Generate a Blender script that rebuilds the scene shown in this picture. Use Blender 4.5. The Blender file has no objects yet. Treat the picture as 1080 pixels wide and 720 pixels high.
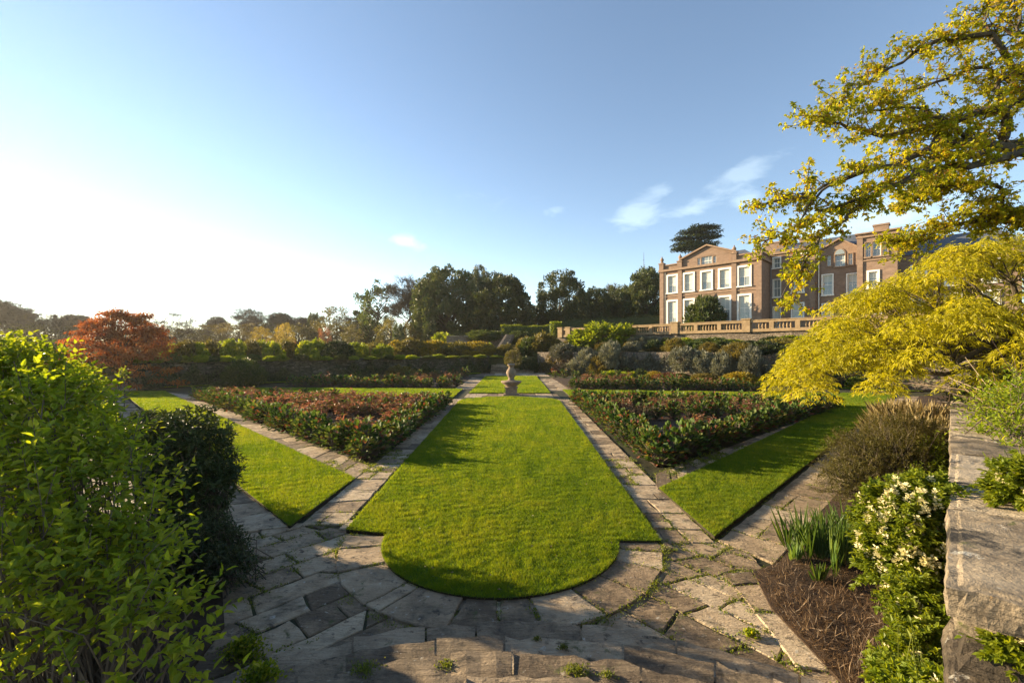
import bpy, math, random
import numpy as np
from mathutils import Vector, Matrix

R = math.radians
random.seed(7)
RNG = np.random.default_rng(7)
SC = bpy.context.scene
COL = SC.collection
EYE, FOC, CX, HY = 2.9, 465.0, 540.0, 370.0
SUN_AZ, SUN_EL = -67.5, 13.8       # degrees clockwise from +Y, elevation

def P(px, py, z=0.0):
    d = FOC * (EYE - z) / (py - HY)
    return np.array([(px - CX) * d / FOC, d, z])

def PD(px, py, d):
    return np.array([(px - CX) * d / FOC, d, EYE + (HY - py) * d / FOC])

def KD(px, K):                      # point on the line x + y = K seen at column px
    t = (px - CX) / FOC
    y = K / (1 + t)
    return np.array([t * y, y])

def unit(v):
    n = np.linalg.norm(v, axis=-1, keepdims=True)
    return v / np.maximum(n, 1e-9)

# ------------------------------------------------------------------ meshes
class MB:
    def __init__(self):
        self.v = []; self.n = 0; self.idx = []; self.cnt = []; self.t = []; self.m = []
    def add(self, verts, faces, tint=0.5, mat=0):
        verts = np.asarray(verts, float).reshape(-1, 3)
        if isinstance(faces, np.ndarray) and faces.ndim == 2:
            f = faces + self.n
            self.idx.append(f.ravel()); k = len(f)
            self.cnt.append(np.full(k, f.shape[1]))
        else:
            k = len(faces)
            for f in faces:
                self.idx.append(np.array(f) + self.n)
            self.cnt.append(np.array([len(f) for f in faces]))
        self.v.append(verts); self.n += len(verts)
        self.t.append(np.broadcast_to(np.asarray(tint, float), (k,)).copy())
        self.m.append(np.full(k, mat))
        return self
    def box(self, a, b, tint=0.5, mat=0):
        x0, y0, z0 = a; x1, y1, z1 = b
        v = [(x0,y0,z0),(x1,y0,z0),(x1,y1,z0),(x0,y1,z0),(x0,y0,z1),(x1,y0,z1),(x1,y1,z1),(x0,y1,z1)]
        return self.add(v, [(0,3,2,1),(4,5,6,7),(0,1,5,4),(1,2,6,5),(2,3,7,6),(3,0,4,7)], tint, mat)
    def tube(self, pts, rad, n=5, tint=0.5, mat=0):
        pts = np.asarray(pts, float); m = len(pts)
        rad = np.broadcast_to(np.asarray(rad, float), (m,))
        tg = unit(np.gradient(pts, axis=0))
        ref = np.array([0.13, 0.21, 0.97]) if abs(tg[0][2]) < 0.9 else np.array([0.95, 0.2, 0.1])
        s = unit(np.cross(tg, ref)); u = np.cross(s, tg)
        a = np.arange(n) * 2 * math.pi / n
        v = pts[:,None,:] + rad[:,None,None]*(np.cos(a)[None,:,None]*s[:,None,:] + np.sin(a)[None,:,None]*u[:,None,:])
        i = np.arange(m-1)[:,None]*n; j = np.arange(n)[None,:]; j2 = (j+1) % n
        q = np.stack([i+j, i+j2, i+n+j2, i+n+j], -1).reshape(-1, 4)
        self.add(v.reshape(-1,3), q, tint, mat)
        return self
    def lathe(self, prof, n=12, c=(0,0,0), tint=0.5, mat=0):
        pr = np.array(prof, float); m = len(pr)
        a = np.arange(n)*2*math.pi/n
        v = np.stack([c[0]+pr[:,0,None]*np.cos(a), c[1]+pr[:,0,None]*np.sin(a), c[2]+np.repeat(pr[:,1,None], n, 1)], -1)
        i = np.arange(m-1)[:,None]*n; j = np.arange(n)[None,:]; j2 = (j+1) % n
        q = np.stack([i+j, i+j2, i+n+j2, i+n+j], -1).reshape(-1,4)
        self.add(v.reshape(-1,3), q, tint, mat)
        return self
    def prism(self, poly, z0, z1, tint=0.5, mat_top=0, mat_side=0, bevel=0.0):
        poly = np.asarray(poly, float); n = len(poly)
        top = poly
        if bevel > 0:
            c = poly.mean(0)
            d = poly - c
            r = np.linalg.norm(d, axis=1, keepdims=True)
            top = c + d*(1 - bevel/np.maximum(r, bevel*2))
            zs = z1 - bevel*0.6
            v = np.concatenate([np.c_[poly, np.full(n, z0)], np.c_[poly, np.full(n, zs)], np.c_[top, np.full(n, z1)]])
            f = []
            for i in range(n):
                j = (i+1) % n
                f += [(i, j, n+j, n+i), (n+i, n+j, 2*n+j, 2*n+i)]
            self.add(v, f, tint, mat_side)
            self.add(np.c_[top, np.full(n, z1)], [tuple(range(n))], tint, mat_top)
            return self
        v = np.concatenate([np.c_[poly, np.full(n, z0)], np.c_[poly, np.full(n, z1)]])
        self.add(v, [(i, (i+1) % n, n+(i+1) % n, n+i) for i in range(n)], tint, mat_side)
        self.add(np.c_[poly, np.full(n, z1)], [tuple(range(n))], tint, mat_top)
        return self
    def mesh(self, name, mats, smooth=False, origin=(0,0,0)):
        me = bpy.data.meshes.new(name)
        v = np.concatenate(self.v) - np.asarray(origin, float)
        idx = np.concatenate(self.idx).astype(np.int32); cnt = np.concatenate(self.cnt).astype(np.int32)
        me.vertices.add(len(v)); me.vertices.foreach_set('co', v.astype(np.float32).ravel())
        me.loops.add(len(idx)); me.loops.foreach_set('vertex_index', idx)
        me.polygons.add(len(cnt))
        st = np.concatenate([[0], np.cumsum(cnt)[:-1]]).astype(np.int32)
        me.polygons.foreach_set('loop_start', st)
        me.polygons.foreach_set('material_index', np.concatenate(self.m).astype(np.int32))
        me.polygons.foreach_set('use_smooth', np.full(len(cnt), bool(smooth)))
        me.update(calc_edges=True)
        at = me.attributes.new('tint', 'FLOAT', 'FACE')
        at.data.foreach_set('value', np.concatenate(self.t).astype(np.float32))
        for m in (mats if isinstance(mats, (list, tuple)) else [mats]):
            me.materials.append(m)
        return me

def obj(name, mb, mats, parent=None, smooth=False, local=False):
    """links one mesh object; world-space vertices are re-based on the parent thing's base unless local"""
    org = (0,0,0)
    if parent is not None and not local:
        org = np.array(parent.get('_base', (0,0,0)))
    me = mb.mesh(name, mats, smooth, org)
    o = bpy.data.objects.new(name, me); COL.objects.link(o)
    if parent is not None:
        o.parent = parent
        if '_base' in parent: o['_base'] = list(parent['_base'])
    return o

def tag(o, label=None, cat=None, group=None, kind=None):
    if label: o['label'] = label
    if cat: o['category'] = cat
    if group: o['group'] = group
    if kind: o['kind'] = kind
    return o

def thing(name, label, cat, loc=(0,0,0), group=None, rz=0.0, local=False):
    o = bpy.data.objects.new(name, None); COL.objects.link(o)
    o.location = [float(c) for c in loc]; o.rotation_euler = (0,0,rz)
    o.empty_display_size = 0.2
    if not local: o['_base'] = [float(c) for c in loc]
    return tag(o, label, cat, group)

def struct(name, mb, mats, smooth=False):
    o = obj(name, mb, mats, None, smooth); o['kind'] = 'structure'; return o

def copy_tree(o, parent=None):
    c = o.copy(); COL.objects.link(c); c.parent = parent
    for ch in list(o.children): copy_tree(ch, c)
    return c

# --------------------------------------------------------------- materials
def lin(h):
    h = h.lstrip('#'); c = [int(h[i:i+2],16)/255 for i in (0,2,4)]
    return tuple((x/12.92 if x <= .04045 else ((x+.055)/1.055)**2.4) for x in c)

def newmat(name):
    m = bpy.data.materials.new(name); m.use_nodes = True
    nt = m.node_tree; nt.nodes.clear()
    return m, nt, nt.nodes, nt.links

def ramp(nd, cols, pos=None):
    r = nd.new('ShaderNodeValToRGB'); e = r.color_ramp.elements
    k = len(cols)
    for i, c in enumerate(cols):
        p = pos[i] if pos else i/max(1, k-1)
        if i < 2: e[i].position = p; el = e[i]
        else: el = e.new(p)
        el.color = (*c, 1)
    return r

def leaf_mat(name, cols, trans=0.35, tcol=None, rough=0.5, spec=0.3, var=0.25):
    m, nt, nd, lk = newmat(name)
    a = nd.new('ShaderNodeAttribute'); a.attribute_name = 'tint'
    r = ramp(nd, cols); lk.new(a.outputs['Fac'], r.inputs[0])
    oi = nd.new('ShaderNodeObjectInfo')
    mr = nd.new('ShaderNodeMapRange'); mr.inputs['To Min'].default_value = 1-var; mr.inputs['To Max'].default_value = 1+var
    lk.new(oi.outputs['Random'], mr.inputs['Value'])
    hs = nd.new('ShaderNodeHueSaturation'); lk.new(r.outputs[0], hs.inputs['Color']); lk.new(mr.outputs[0], hs.inputs['Value'])
    pb = nd.new('ShaderNodeBsdfPrincipled'); pb.inputs['Roughness'].default_value = rough
    pb.inputs['Specular IOR Level'].default_value = spec
    lk.new(hs.outputs[0], pb.inputs['Base Color'])
    out = nd.new('ShaderNodeOutputMaterial')
    if trans > 0:
        tr = nd.new('ShaderNodeBsdfTranslucent')
        mx = nd.new('ShaderNodeMixRGB'); mx.blend_type = 'MULTIPLY'; mx.inputs[0].default_value = 1
        mx.inputs[2].default_value = (*(tcol or (1.9, 1.7, 0.7)), 1)
        lk.new(hs.outputs[0], mx.inputs[1]); lk.new(mx.outputs[0], tr.inputs['Color'])
        ms = nd.new('ShaderNodeMixShader'); ms.inputs[0].default_value = trans
        lk.new(pb.outputs[0], ms.inputs[1]); lk.new(tr.outputs[0], ms.inputs[2]); lk.new(ms.outputs[0], out.inputs[0])
    else:
        lk.new(pb.outputs[0], out.inputs[0])
    return m

def noise(nd, lk, vec, scale, detail=6, rough=0.6, dist=0.0):
    n = nd.new('ShaderNodeTexNoise'); n.inputs['Scale'].default_value = scale
    n.inputs['Detail'].default_value = detail; n.inputs['Roughness'].default_value = rough
    n.inputs['Distortion'].default_value = dist
    if vec is not None: lk.new(vec, n.inputs['Vector'])
    return n

def math_(nd, lk, op, a, b):
    n = nd.new('ShaderNodeMath'); n.operation = op
    for i, s in enumerate((a, b)):
        if isinstance(s, (int, float)): n.inputs[i].default_value = s
        else: lk.new(s, n.inputs[i])
    return n.outputs[0]

def mixc(nd, lk, fac, a, b, mode='MIX'):
    n = nd.new('ShaderNodeMixRGB'); n.blend_type = mode
    for i, s in enumerate((fac, a, b)):
        if isinstance(s, (int, float)): n.inputs[i].default_value = s
        elif isinstance(s, tuple): n.inputs[i].default_value = (*s, 1) if len(s) == 3 else s
        else: lk.new(s, n.inputs[i])
    return n.outputs[0]

def surf_mat(name, cols, scale=3.0, bump=0.4, bdist=0.02, rough=0.85, tint=0.0, spots=None, fine=28.0, stretch=(1,1,1), grain=None):
    """noise coloured rough surface; tint = how much the per-face attribute moves the colour; spots=(colour, scale, lo, hi)"""
    m, nt, nd, lk = newmat(name)
    tc = nd.new('ShaderNodeTexCoord'); mp = nd.new('ShaderNodeMapping'); mp.inputs['Scale'].default_value = stretch
    lk.new(tc.outputs['Object'], mp.inputs['Vector']); vec = mp.outputs[0]
    n1 = noise(nd, lk, vec, scale, 8, 0.65, 0.3); n2 = noise(nd, lk, vec, fine, 5, 0.7)
    f = math_(nd, lk, 'ADD', math_(nd, lk, 'MULTIPLY', n1.outputs['Fac'], 0.75), math_(nd, lk, 'MULTIPLY', n2.outputs['Fac'], 0.25))
    if tint:
        a = nd.new('ShaderNodeAttribute'); a.attribute_name = 'tint'
        f = math_(nd, lk, 'ADD', f, math_(nd, lk, 'MULTIPLY', math_(nd, lk, 'SUBTRACT', a.outputs['Fac'], 0.5), tint))
    k = len(cols); pos = [0.28 + 0.44*i/max(1, k-1) for i in range(k)]
    r = ramp(nd, cols, pos); lk.new(f, r.inputs[0]); colr = r.outputs[0]
    if spots:
        for (sc, ss, lo, hi) in spots:
            ns = noise(nd, lk, vec, ss, 6, 0.7, 0.4)
            mr = nd.new('ShaderNodeMapRange'); mr.inputs['From Min'].default_value = lo; mr.inputs['From Max'].default_value = hi
            lk.new(ns.outputs['Fac'], mr.inputs['Value'])
            colr = mixc(nd, lk, mr.outputs[0], colr, sc)
    pb = nd.new('ShaderNodeBsdfPrincipled'); pb.inputs['Roughness'].default_value = rough
    pb.inputs['Specular IOR Level'].default_value = 0.25
    lk.new(colr, pb.inputs['Base Color'])
    hgt = math_(nd, lk, 'ADD', n1.outputs['Fac'], math_(nd, lk, 'MULTIPLY', n2.outputs['Fac'], 0.4))
    if grain:
        w = nd.new('ShaderNodeMapping'); w.inputs['Scale'].default_value = grain
        lk.new(tc.outputs['Object'], w.inputs['Vector'])
        n3 = noise(nd, lk, w.outputs[0], 1.0, 6, 0.65, 0.6)
        hgt = math_(nd, lk, 'ADD', hgt, math_(nd, lk, 'MULTIPLY', n3.outputs['Fac'], 1.2))
    b = nd.new('ShaderNodeBump'); b.inputs['Strength'].default_value = bump; b.inputs['Distance'].default_value = bdist
    lk.new(hgt, b.inputs['Height']); lk.new(b.outputs[0], pb.inputs['Normal'])
    out = nd.new('ShaderNodeOutputMaterial'); lk.new(pb.outputs[0], out.inputs[0])
    return m

def rubble_mat(name, cols, joint, sx=2.2, sz=5.0, bump=0.9, bdist=0.05):
    """courses of irregular stones: stretched voronoi cells with dark joints"""
    m, nt, nd, lk = newmat(name)
    tc = nd.new('ShaderNodeTexCoord'); mp = nd.new('ShaderNodeMapping'); mp.inputs['Scale'].default_value = (sx, sx, sz)
    lk.new(tc.outputs['Object'], mp.inputs['Vector'])
    nz = noise(nd, lk, mp.outputs[0], 1.4, 4, 0.6)
    vm = nd.new('ShaderNodeVectorMath'); vm.operation = 'MULTIPLY_ADD'
    lk.new(nz.outputs['Color'], vm.inputs[0]); vm.inputs[1].default_value = (0.5,0.5,0.5); lk.new(mp.outputs[0], vm.inputs[2])
    vo = nd.new('ShaderNodeTexVoronoi'); vo.inputs['Scale'].default_value = 1; lk.new(vm.outputs[0], vo.inputs['Vector'])
    ve = nd.new('ShaderNodeTexVoronoi'); ve.feature = 'DISTANCE_TO_EDGE'; ve.inputs['Scale'].default_value = 1; lk.new(vm.outputs[0], ve.inputs['Vector'])
    sp = nd.new('ShaderNodeSeparateColor'); lk.new(vo.outputs['Color'], sp.inputs[0])
    n2 = noise(nd, lk, tc.outputs['Object'], 7, 7, 0.7)
    f = math_(nd, lk, 'ADD', math_(nd, lk, 'MULTIPLY', sp.outputs[0], 0.6), math_(nd, lk, 'MULTIPLY', n2.outputs['Fac'], 0.4))
    r = ramp(nd, cols); lk.new(f, r.inputs[0])
    mr = nd.new('ShaderNodeMapRange'); mr.inputs['From Min'].default_value = 0.01; mr.inputs['From Max'].default_value = 0.09
    lk.new(ve.outputs['Distance'], mr.inputs['Value'])
    c = mixc(nd, lk, mr.outputs[0], joint, r.outputs[0])
    pb = nd.new('ShaderNodeBsdfPrincipled'); pb.inputs['Roughness'].default_value = 0.9; pb.inputs['Specular IOR Level'].default_value = 0.2
    lk.new(c, pb.inputs['Base Color'])
    h = math_(nd, lk, 'ADD', mr.outputs[0], math_(nd, lk, 'MULTIPLY', n2.outputs['Fac'], 0.8))
    b = nd.new('ShaderNodeBump'); b.inputs['Strength'].default_value = bump; b.inputs['Distance'].default_value = bdist
    lk.new(h, b.inputs['Height']); lk.new(b.outputs[0], pb.inputs['Normal'])
    out = nd.new('ShaderNodeOutputMaterial'); lk.new(pb.outputs[0], out.inputs[0])
    return m

def plain(name, col, rough=0.5, spec=0.4, metal=0.0):
    m, nt, nd, lk = newmat(name)
    tc = nd.new('ShaderNodeTexCoord'); n1 = noise(nd, lk, tc.outputs['Object'], 3.0, 4, 0.6)
    c = mixc(nd, lk, n1.outputs['Fac'], tuple(x*0.85 for x in col), tuple(min(1, x*1.15) for x in col))
    pb = nd.new('ShaderNodeBsdfPrincipled'); pb.inputs['Roughness'].default_value = rough
    pb.inputs['Specular IOR Level'].default_value = spec; pb.inputs['Metallic'].default_value = metal
    lk.new(c, pb.inputs['Base Color'])
    out = nd.new('ShaderNodeOutputMaterial'); lk.new(pb.outputs[0], out.inputs[0])
    return m

M = {}
M['lawn'] = surf_mat('lawn_turf', [(.035,.06,.008),(.06,.10,.012),(.09,.13,.018)], scale=2.2, bump=0.9, bdist=0.03, fine=120)
M['lawn_edge'] = surf_mat('lawn_edge_soil', [(.02,.014,.008),(.04,.03,.015)], scale=12, bump=0.8)
M['grass'] = leaf_mat('grass_blades', [(.055,.108,.008),(.10,.168,.012),(.155,.208,.018),(.21,.228,.03)], trans=0.5, tcol=(1.9,1.65,.4), rough=.6, spec=.15, var=0)
M['soil'] = surf_mat('garden_soil', [(.026,.016,.009),(.05,.031,.018),(.09,.058,.036)], scale=8, bump=1.0, bdist=0.05, fine=60)
M['paving'] = surf_mat('paving_stone', [(.125,.09,.058),(.25,.185,.12),(.36,.272,.178),(.45,.36,.25)], scale=3.2, bump=1.0, bdist=.05, tint=.5,
                       spots=[((.09,.075,.055), 1.7, .52, .72), ((.075,.06,.045), 7, .56, .66), ((.46,.43,.37), 11, .62, .69), ((.08,.09,.03), 4.5, .58, .70)], fine=40, grain=(5,16,5))
M['step_stone'] = surf_mat('step_stone', [(.12,.09,.063),(.24,.185,.125),(.35,.27,.185),(.44,.355,.25)], scale=3.2, bump=1.0, bdist=.055, tint=.38, spots=[((.09,.075,.055), 1.7, .52, .72), ((.075,.06,.045), 7, .56, .66), ((.46,.43,.37), 9, .64, .70), ((.08,.09,.03), 4.5, .60, .70)], fine=40, grain=(3,22,6))
M['joint'] = surf_mat('mossy_joint', [(.015,.012,.008),(.03,.03,.012),(.06,.075,.015)], scale=2.5, bump=1.0, fine=50)
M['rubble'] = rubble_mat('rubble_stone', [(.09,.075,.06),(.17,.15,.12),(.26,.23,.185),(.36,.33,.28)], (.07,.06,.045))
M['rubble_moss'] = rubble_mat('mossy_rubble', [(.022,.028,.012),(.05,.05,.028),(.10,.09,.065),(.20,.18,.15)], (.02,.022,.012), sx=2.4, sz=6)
M['rubble_fine'] = rubble_mat('rubble_stone_small', [(.12,.09,.07),(.20,.16,.12),(.30,.25,.19)], (.10,.08,.06), sx=3.4, sz=8)
M['wallstone'] = surf_mat('wall_stone', [(.07,.055,.04),(.17,.135,.095),(.29,.235,.165),(.40,.33,.24)], scale=4.5, bump=1.0, bdist=.05, tint=.5,
                          spots=[((.045,.04,.035), 3.5, .52, .62), ((.42,.40,.35), 7, .62, .68), ((.30,.17,.05), 11, .66, .72), ((.09,.10,.03), 5, .62, .7)], fine=55, grain=(4,4,40))
M['hamstone'] = surf_mat('ham_stone', [(.17,.115,.065),(.27,.19,.105),(.36,.265,.16)], scale=2.5, bump=.5, spots=[((.12,.10,.07), 3, .58, .7)])
M['sundial'] = surf_mat('sundial_stone', [(.12,.085,.06),(.20,.145,.10),(.29,.22,.16)], scale=4, bump=.6, spots=[((.10,.09,.07), 5, .55,.68)])
M['bark'] = surf_mat('bark', [(.03,.024,.017),(.075,.06,.042),(.13,.11,.08)], scale=9, bump=1.0, bdist=.03, fine=50, stretch=(1,1,.4), spots=[((.16,.15,.05), 6, .6,.7)])
M['twig'] = surf_mat('twig', [(.07,.055,.04),(.13,.105,.08)], scale=8, bump=.4)
M['dead'] = leaf_mat('dry_stems', [(.035,.022,.012),(.075,.046,.024),(.14,.088,.045),(.24,.165,.09)], trans=.2, tcol=(1.4,1.2,.9), var=.1)
def L(name, cols, **k): M[name] = leaf_mat(name, cols, **k)
L('leaf_yellow', [(.15,.14,.006),(.28,.26,.009),(.40,.365,.011),(.50,.42,.02)], trans=.5, tcol=(1.55,1.5,.35))
L('leaf_spring', [(.20,.23,.010),(.34,.35,.014),(.46,.43,.02),(.50,.38,.03),(.28,.075,.025)], trans=.65, tcol=(1.6,1.5,.45))
L('leaf_fresh', [(.055,.09,.008),(.11,.165,.013),(.18,.23,.02),(.27,.28,.03)], trans=.55, tcol=(2.1,1.8,.4))
L('leaf_lime', [(.09,.14,.012),(.16,.21,.016),(.24,.27,.03)], trans=.5, tcol=(1.8,1.6,.45))
L('leaf_dark', [(.018,.032,.011),(.042,.062,.02),(.075,.092,.032)], trans=.12, rough=.55, spec=.2)
L('leaf_holm', [(.022,.038,.013),(.044,.066,.021),(.074,.092,.031),(.11,.11,.04)], trans=.2, rough=.5)
L('leaf_mid', [(.025,.045,.012),(.05,.075,.018),(.085,.105,.028)], trans=.3)
L('leaf_olive', [(.05,.05,.014),(.095,.088,.02),(.15,.125,.03)], trans=.3)
L('leaf_rust', [(.055,.022,.012),(.12,.05,.022),(.20,.09,.035),(.26,.14,.05)], trans=.4, tcol=(1.7,1.2,.7))
L('leaf_copper', [(.14,.042,.016),(.25,.082,.024),(.36,.13,.034),(.42,.20,.05)], trans=.45, tcol=(1.5,1.1,.6))
L('leaf_grey', [(.07,.075,.055),(.12,.125,.09),(.19,.19,.135)], trans=.15)
L('leaf_heath', [(.05,.045,.012),(.10,.088,.02),(.17,.14,.032)], trans=.35, tcol=(1.7,1.4,.5))
L('leaf_gold', [(.14,.12,.012),(.24,.19,.02),(.34,.25,.03)], trans=.4, tcol=(1.5,1.3,.4))
L('leaf_berg', [(.018,.042,.008),(.038,.075,.013),(.07,.11,.022),(.12,.145,.04),(.19,.075,.04),(.13,.035,.025)], trans=.25, rough=.6, spec=.15)
L('leaf_peony', [(.06,.10,.02),(.10,.13,.03),(.16,.10,.05),(.20,.085,.06),(.27,.13,.09),(.30,.20,.14),(.11,.05,.035)], trans=.4, tcol=(1.5,1.1,.7), rough=.45)
L('petal', [(.60,.54,.28),(.72,.66,.40)], trans=.3, tcol=(1.1,1.1,.9), var=.05)
L('iris_leaf', [(.04,.085,.02),(.075,.13,.03),(.12,.17,.04)], trans=.35)
L('moss_leaf', [(.06,.09,.01),(.11,.14,.015),(.17,.19,.025)], trans=.35)
L('straw', [(.16,.12,.05),(.25,.19,.08),(.33,.26,.12)], trans=.3, tcol=(1.3,1.2,.8))
M['brickstone'] = surf_mat('house_stone', [(.15,.098,.070),(.215,.147,.107),(.29,.205,.152)], scale=1.3, bump=.5, bdist=.03, fine=9, spots=[((.16,.12,.09), .7, .55,.75)], stretch=(1,1,2.2))
M['housetrim'] = surf_mat('house_trim', [(.17,.115,.08),(.24,.165,.115),(.31,.225,.16)], scale=2, bump=.4)
M['white'] = plain('white_paint', (.74,.71,.65), .5)
M['cream'] = plain('window_blind', (.48,.50,.46), .7)
M['slate'] = surf_mat('slate', [(.05,.058,.075),(.08,.09,.11),(.12,.13,.15)], scale=1.2, bump=.5, rough=.5, stretch=(1,1,4))
M['lead'] = plain('lead', (.13,.13,.14), .5)
M['dark'] = plain('dark_room', (.012,.012,.014), .6)
gm, nt, nd, lk = newmat('window_glass')
g = nd.new('ShaderNodeBsdfPrincipled'); g.inputs['Base Color'].default_value = (.20,.23,.235,1); g.inputs['Roughness'].default_value = .08
g.inputs['Specular IOR Level'].default_value = .9
o_ = nd.new('ShaderNodeOutputMaterial'); lk.new(g.outputs[0], o_.inputs[0]); M['glass'] = gm
M['field'] = surf_mat('field_grass', [(.05,.075,.018),(.085,.11,.022),(.13,.14,.03)], scale=.06, bump=.6, bdist=.2, fine=3)
M['terrace_ground'] = surf_mat('terrace_ground', [(.03,.03,.014),(.06,.06,.02),(.09,.10,.028)], scale=1.5, bump=1, bdist=.06, fine=12)

# ---------------------------------------------------------------- geometry
def in_poly(pts, poly):
    x, y = pts[:,0], pts[:,1]; r = np.zeros(len(pts), bool); n = len(poly); j = n-1
    for i in range(n):
        xi, yi = poly[i][:2]; xj, yj = poly[j][:2]
        if yi != yj:
            c = ((yi > y) != (yj > y)) & (x < (xj-xi)*(y-yi)/(yj-yi) + xi); r ^= c
        j = i
    return r

def leaves(mb, p, d, u, ln, wd, tint, fold=.3, droop=0.1, mat=0, simple=False):
    p = np.asarray(p, float); n = len(p)
    d = unit(d); s = unit(np.cross(d, u)); nn = np.cross(s, d)
    ln = np.broadcast_to(np.asarray(ln, float), (n,))[:,None]; wd = np.broadcast_to(np.asarray(wd, float), (n,))[:,None]
    tint = np.broadcast_to(np.asarray(tint, float), (n,))
    tip = p + d*ln - nn*ln*droop
    if simple:
        a = p + d*ln*.45 + s*wd*.5; b = p + d*ln*.45 - s*wd*.5
        v = np.stack([p, a, tip, b], 1).reshape(-1, 3)
        f = np.arange(n)[:,None]*4 + np.array([[0,1,2,3]])
        mb.add(v, f, tint, mat); return
    a = p + d*ln*.30 + nn*fold*wd*.5; b = p + d*ln*.68 + nn*(fold*wd*.4 - ln*droop*.4)
    v = np.stack([p, a + s*wd*.5, b + s*wd*.36, tip, b - s*wd*.36, a - s*wd*.5], 1).reshape(-1,3)
    k = np.arange(n)[:,None]*6
    f = np.concatenate([k + np.array([[0,1,2,3]]), k + np.array([[0,3,4,5]])])
    mb.add(v, f, np.concatenate([tint, tint]), mat)

def rv(rng, n): return unit(rng.normal(size=(n, 3)))

def lump(rng, v, k=7, amp=.22):
    """radius factor with random bumps for directions v"""
    r = np.ones(len(v))
    for _ in range(k):
        c = rv(rng, 1)[0]; r += rng.uniform(-.7, 1)*amp*np.maximum(0, (v @ c))**rng.uniform(3, 12)
    return r

def crown(rng, rx, ry, h, n, ll, lw, zc=.42, clumps=60, spread=.16, shell=.62, amp=.25, up=.3, simple=True, droop=.1, low=-1.0, tmin=0., tmax=1.):
    """leaf cloud made of clumps scattered through an uneven ellipsoid standing on z = 0"""
    mb = MB(); v = rv(rng, clumps*3); v = v[v[:,2] > low][:clumps]
    rad = lump(rng, v, 9, amp)*rng.uniform(shell, 1.0, len(v))**.7
    c = v*rad[:,None]*np.array([rx, ry, h*(1-zc)]); c[:,2] = np.where(c[:,2] < 0, c[:,2]*zc/(1-zc), c[:,2]) + h*zc
    k = rng.integers(0, len(c), n); cs = rng.uniform(.6, 1.35, len(c))
    off = rng.normal(size=(n,3)); off = off/np.linalg.norm(off, axis=1, keepdims=True)*rng.uniform(0.2,1,n)[:,None]**.6
    sc = np.array([(rx+ry)/2, (rx+ry)/2, (rx+ry)/2*.75])*spread
    p = c[k] + off*sc*cs[k][:,None]
    p[:,2] = np.maximum(p[:,2], .02*h)
    d = unit(off*1.0 + v[k]*.5 + rv(rng, n)*.6 + np.array([0,0,up])); u = unit(v[k]*.5 + rv(rng, n)*.8 + np.array([0,0,.5]))
    ct = rng.uniform(0, 1, len(c))
    t = np.clip(tmin + (tmax-tmin)*(.55*ct[k] + .45*rng.random(n)), 0, 1)
    leaves(mb, p, d, u, ll*rng.uniform(.7, 1.3, n), lw*rng.uniform(.7, 1.3, n), t, simple=simple, droop=droop)
    return mb

def branch_tree(rng, h, trunk_r, levels=5, spread=.55, nchild=(2,4), lean=(0,0,1), trunk_frac=.28, up=.25, rmin=.012, sides=4, shrink=.72):
    """recursive bare tree, returns (tubes, twig end points, twig end directions)"""
    tubes = []; tips = []; dirs = []
    def go(p, d, ln, r, lv):
        k = 4 if lv > 1 else 3
        pts = [p]; q = p.copy(); dd = d.copy()
        for i in range(k):
            dd = unit(dd + rng.normal(size=3)*.16 + np.array([0,0,up*.15])); q = q + dd*ln/k; pts.append(q)
        r2 = max(rmin, r*.62)
        tubes.append((np.array(pts), np.linspace(r, r2, k+1), sides if lv > 1 else 3))
        if lv == 0:
            tips.append(q); dirs.append(dd); return
        for c in range(rng.integers(nchild[0], nchild[1]+1)):
            j = k if c == 0 else rng.integers(2, k+1)
            nd_ = unit(dd + rng.normal(size=3)*spread*(0.55 if c == 0 else 1.0) + np.array([0,0,up]))
            go(pts[j], nd_, ln*shrink*rng.uniform(.75, 1.1), max(rmin, r2*(.9 if c == 0 else .65)), lv-1)
    go(np.zeros(3), unit(np.array(lean, float)), h*trunk_frac, trunk_r, levels)
    return tubes, np.array(tips), np.array(dirs)

def tubes_mb(tubes, off=(0,0,0), sc=1.0):
    mb = MB()
    for p, r, n in tubes: mb.tube(np.asarray(p)*sc + np.asarray(off), np.asarray(r)*sc, n, RNG.random())
    return mb

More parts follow.
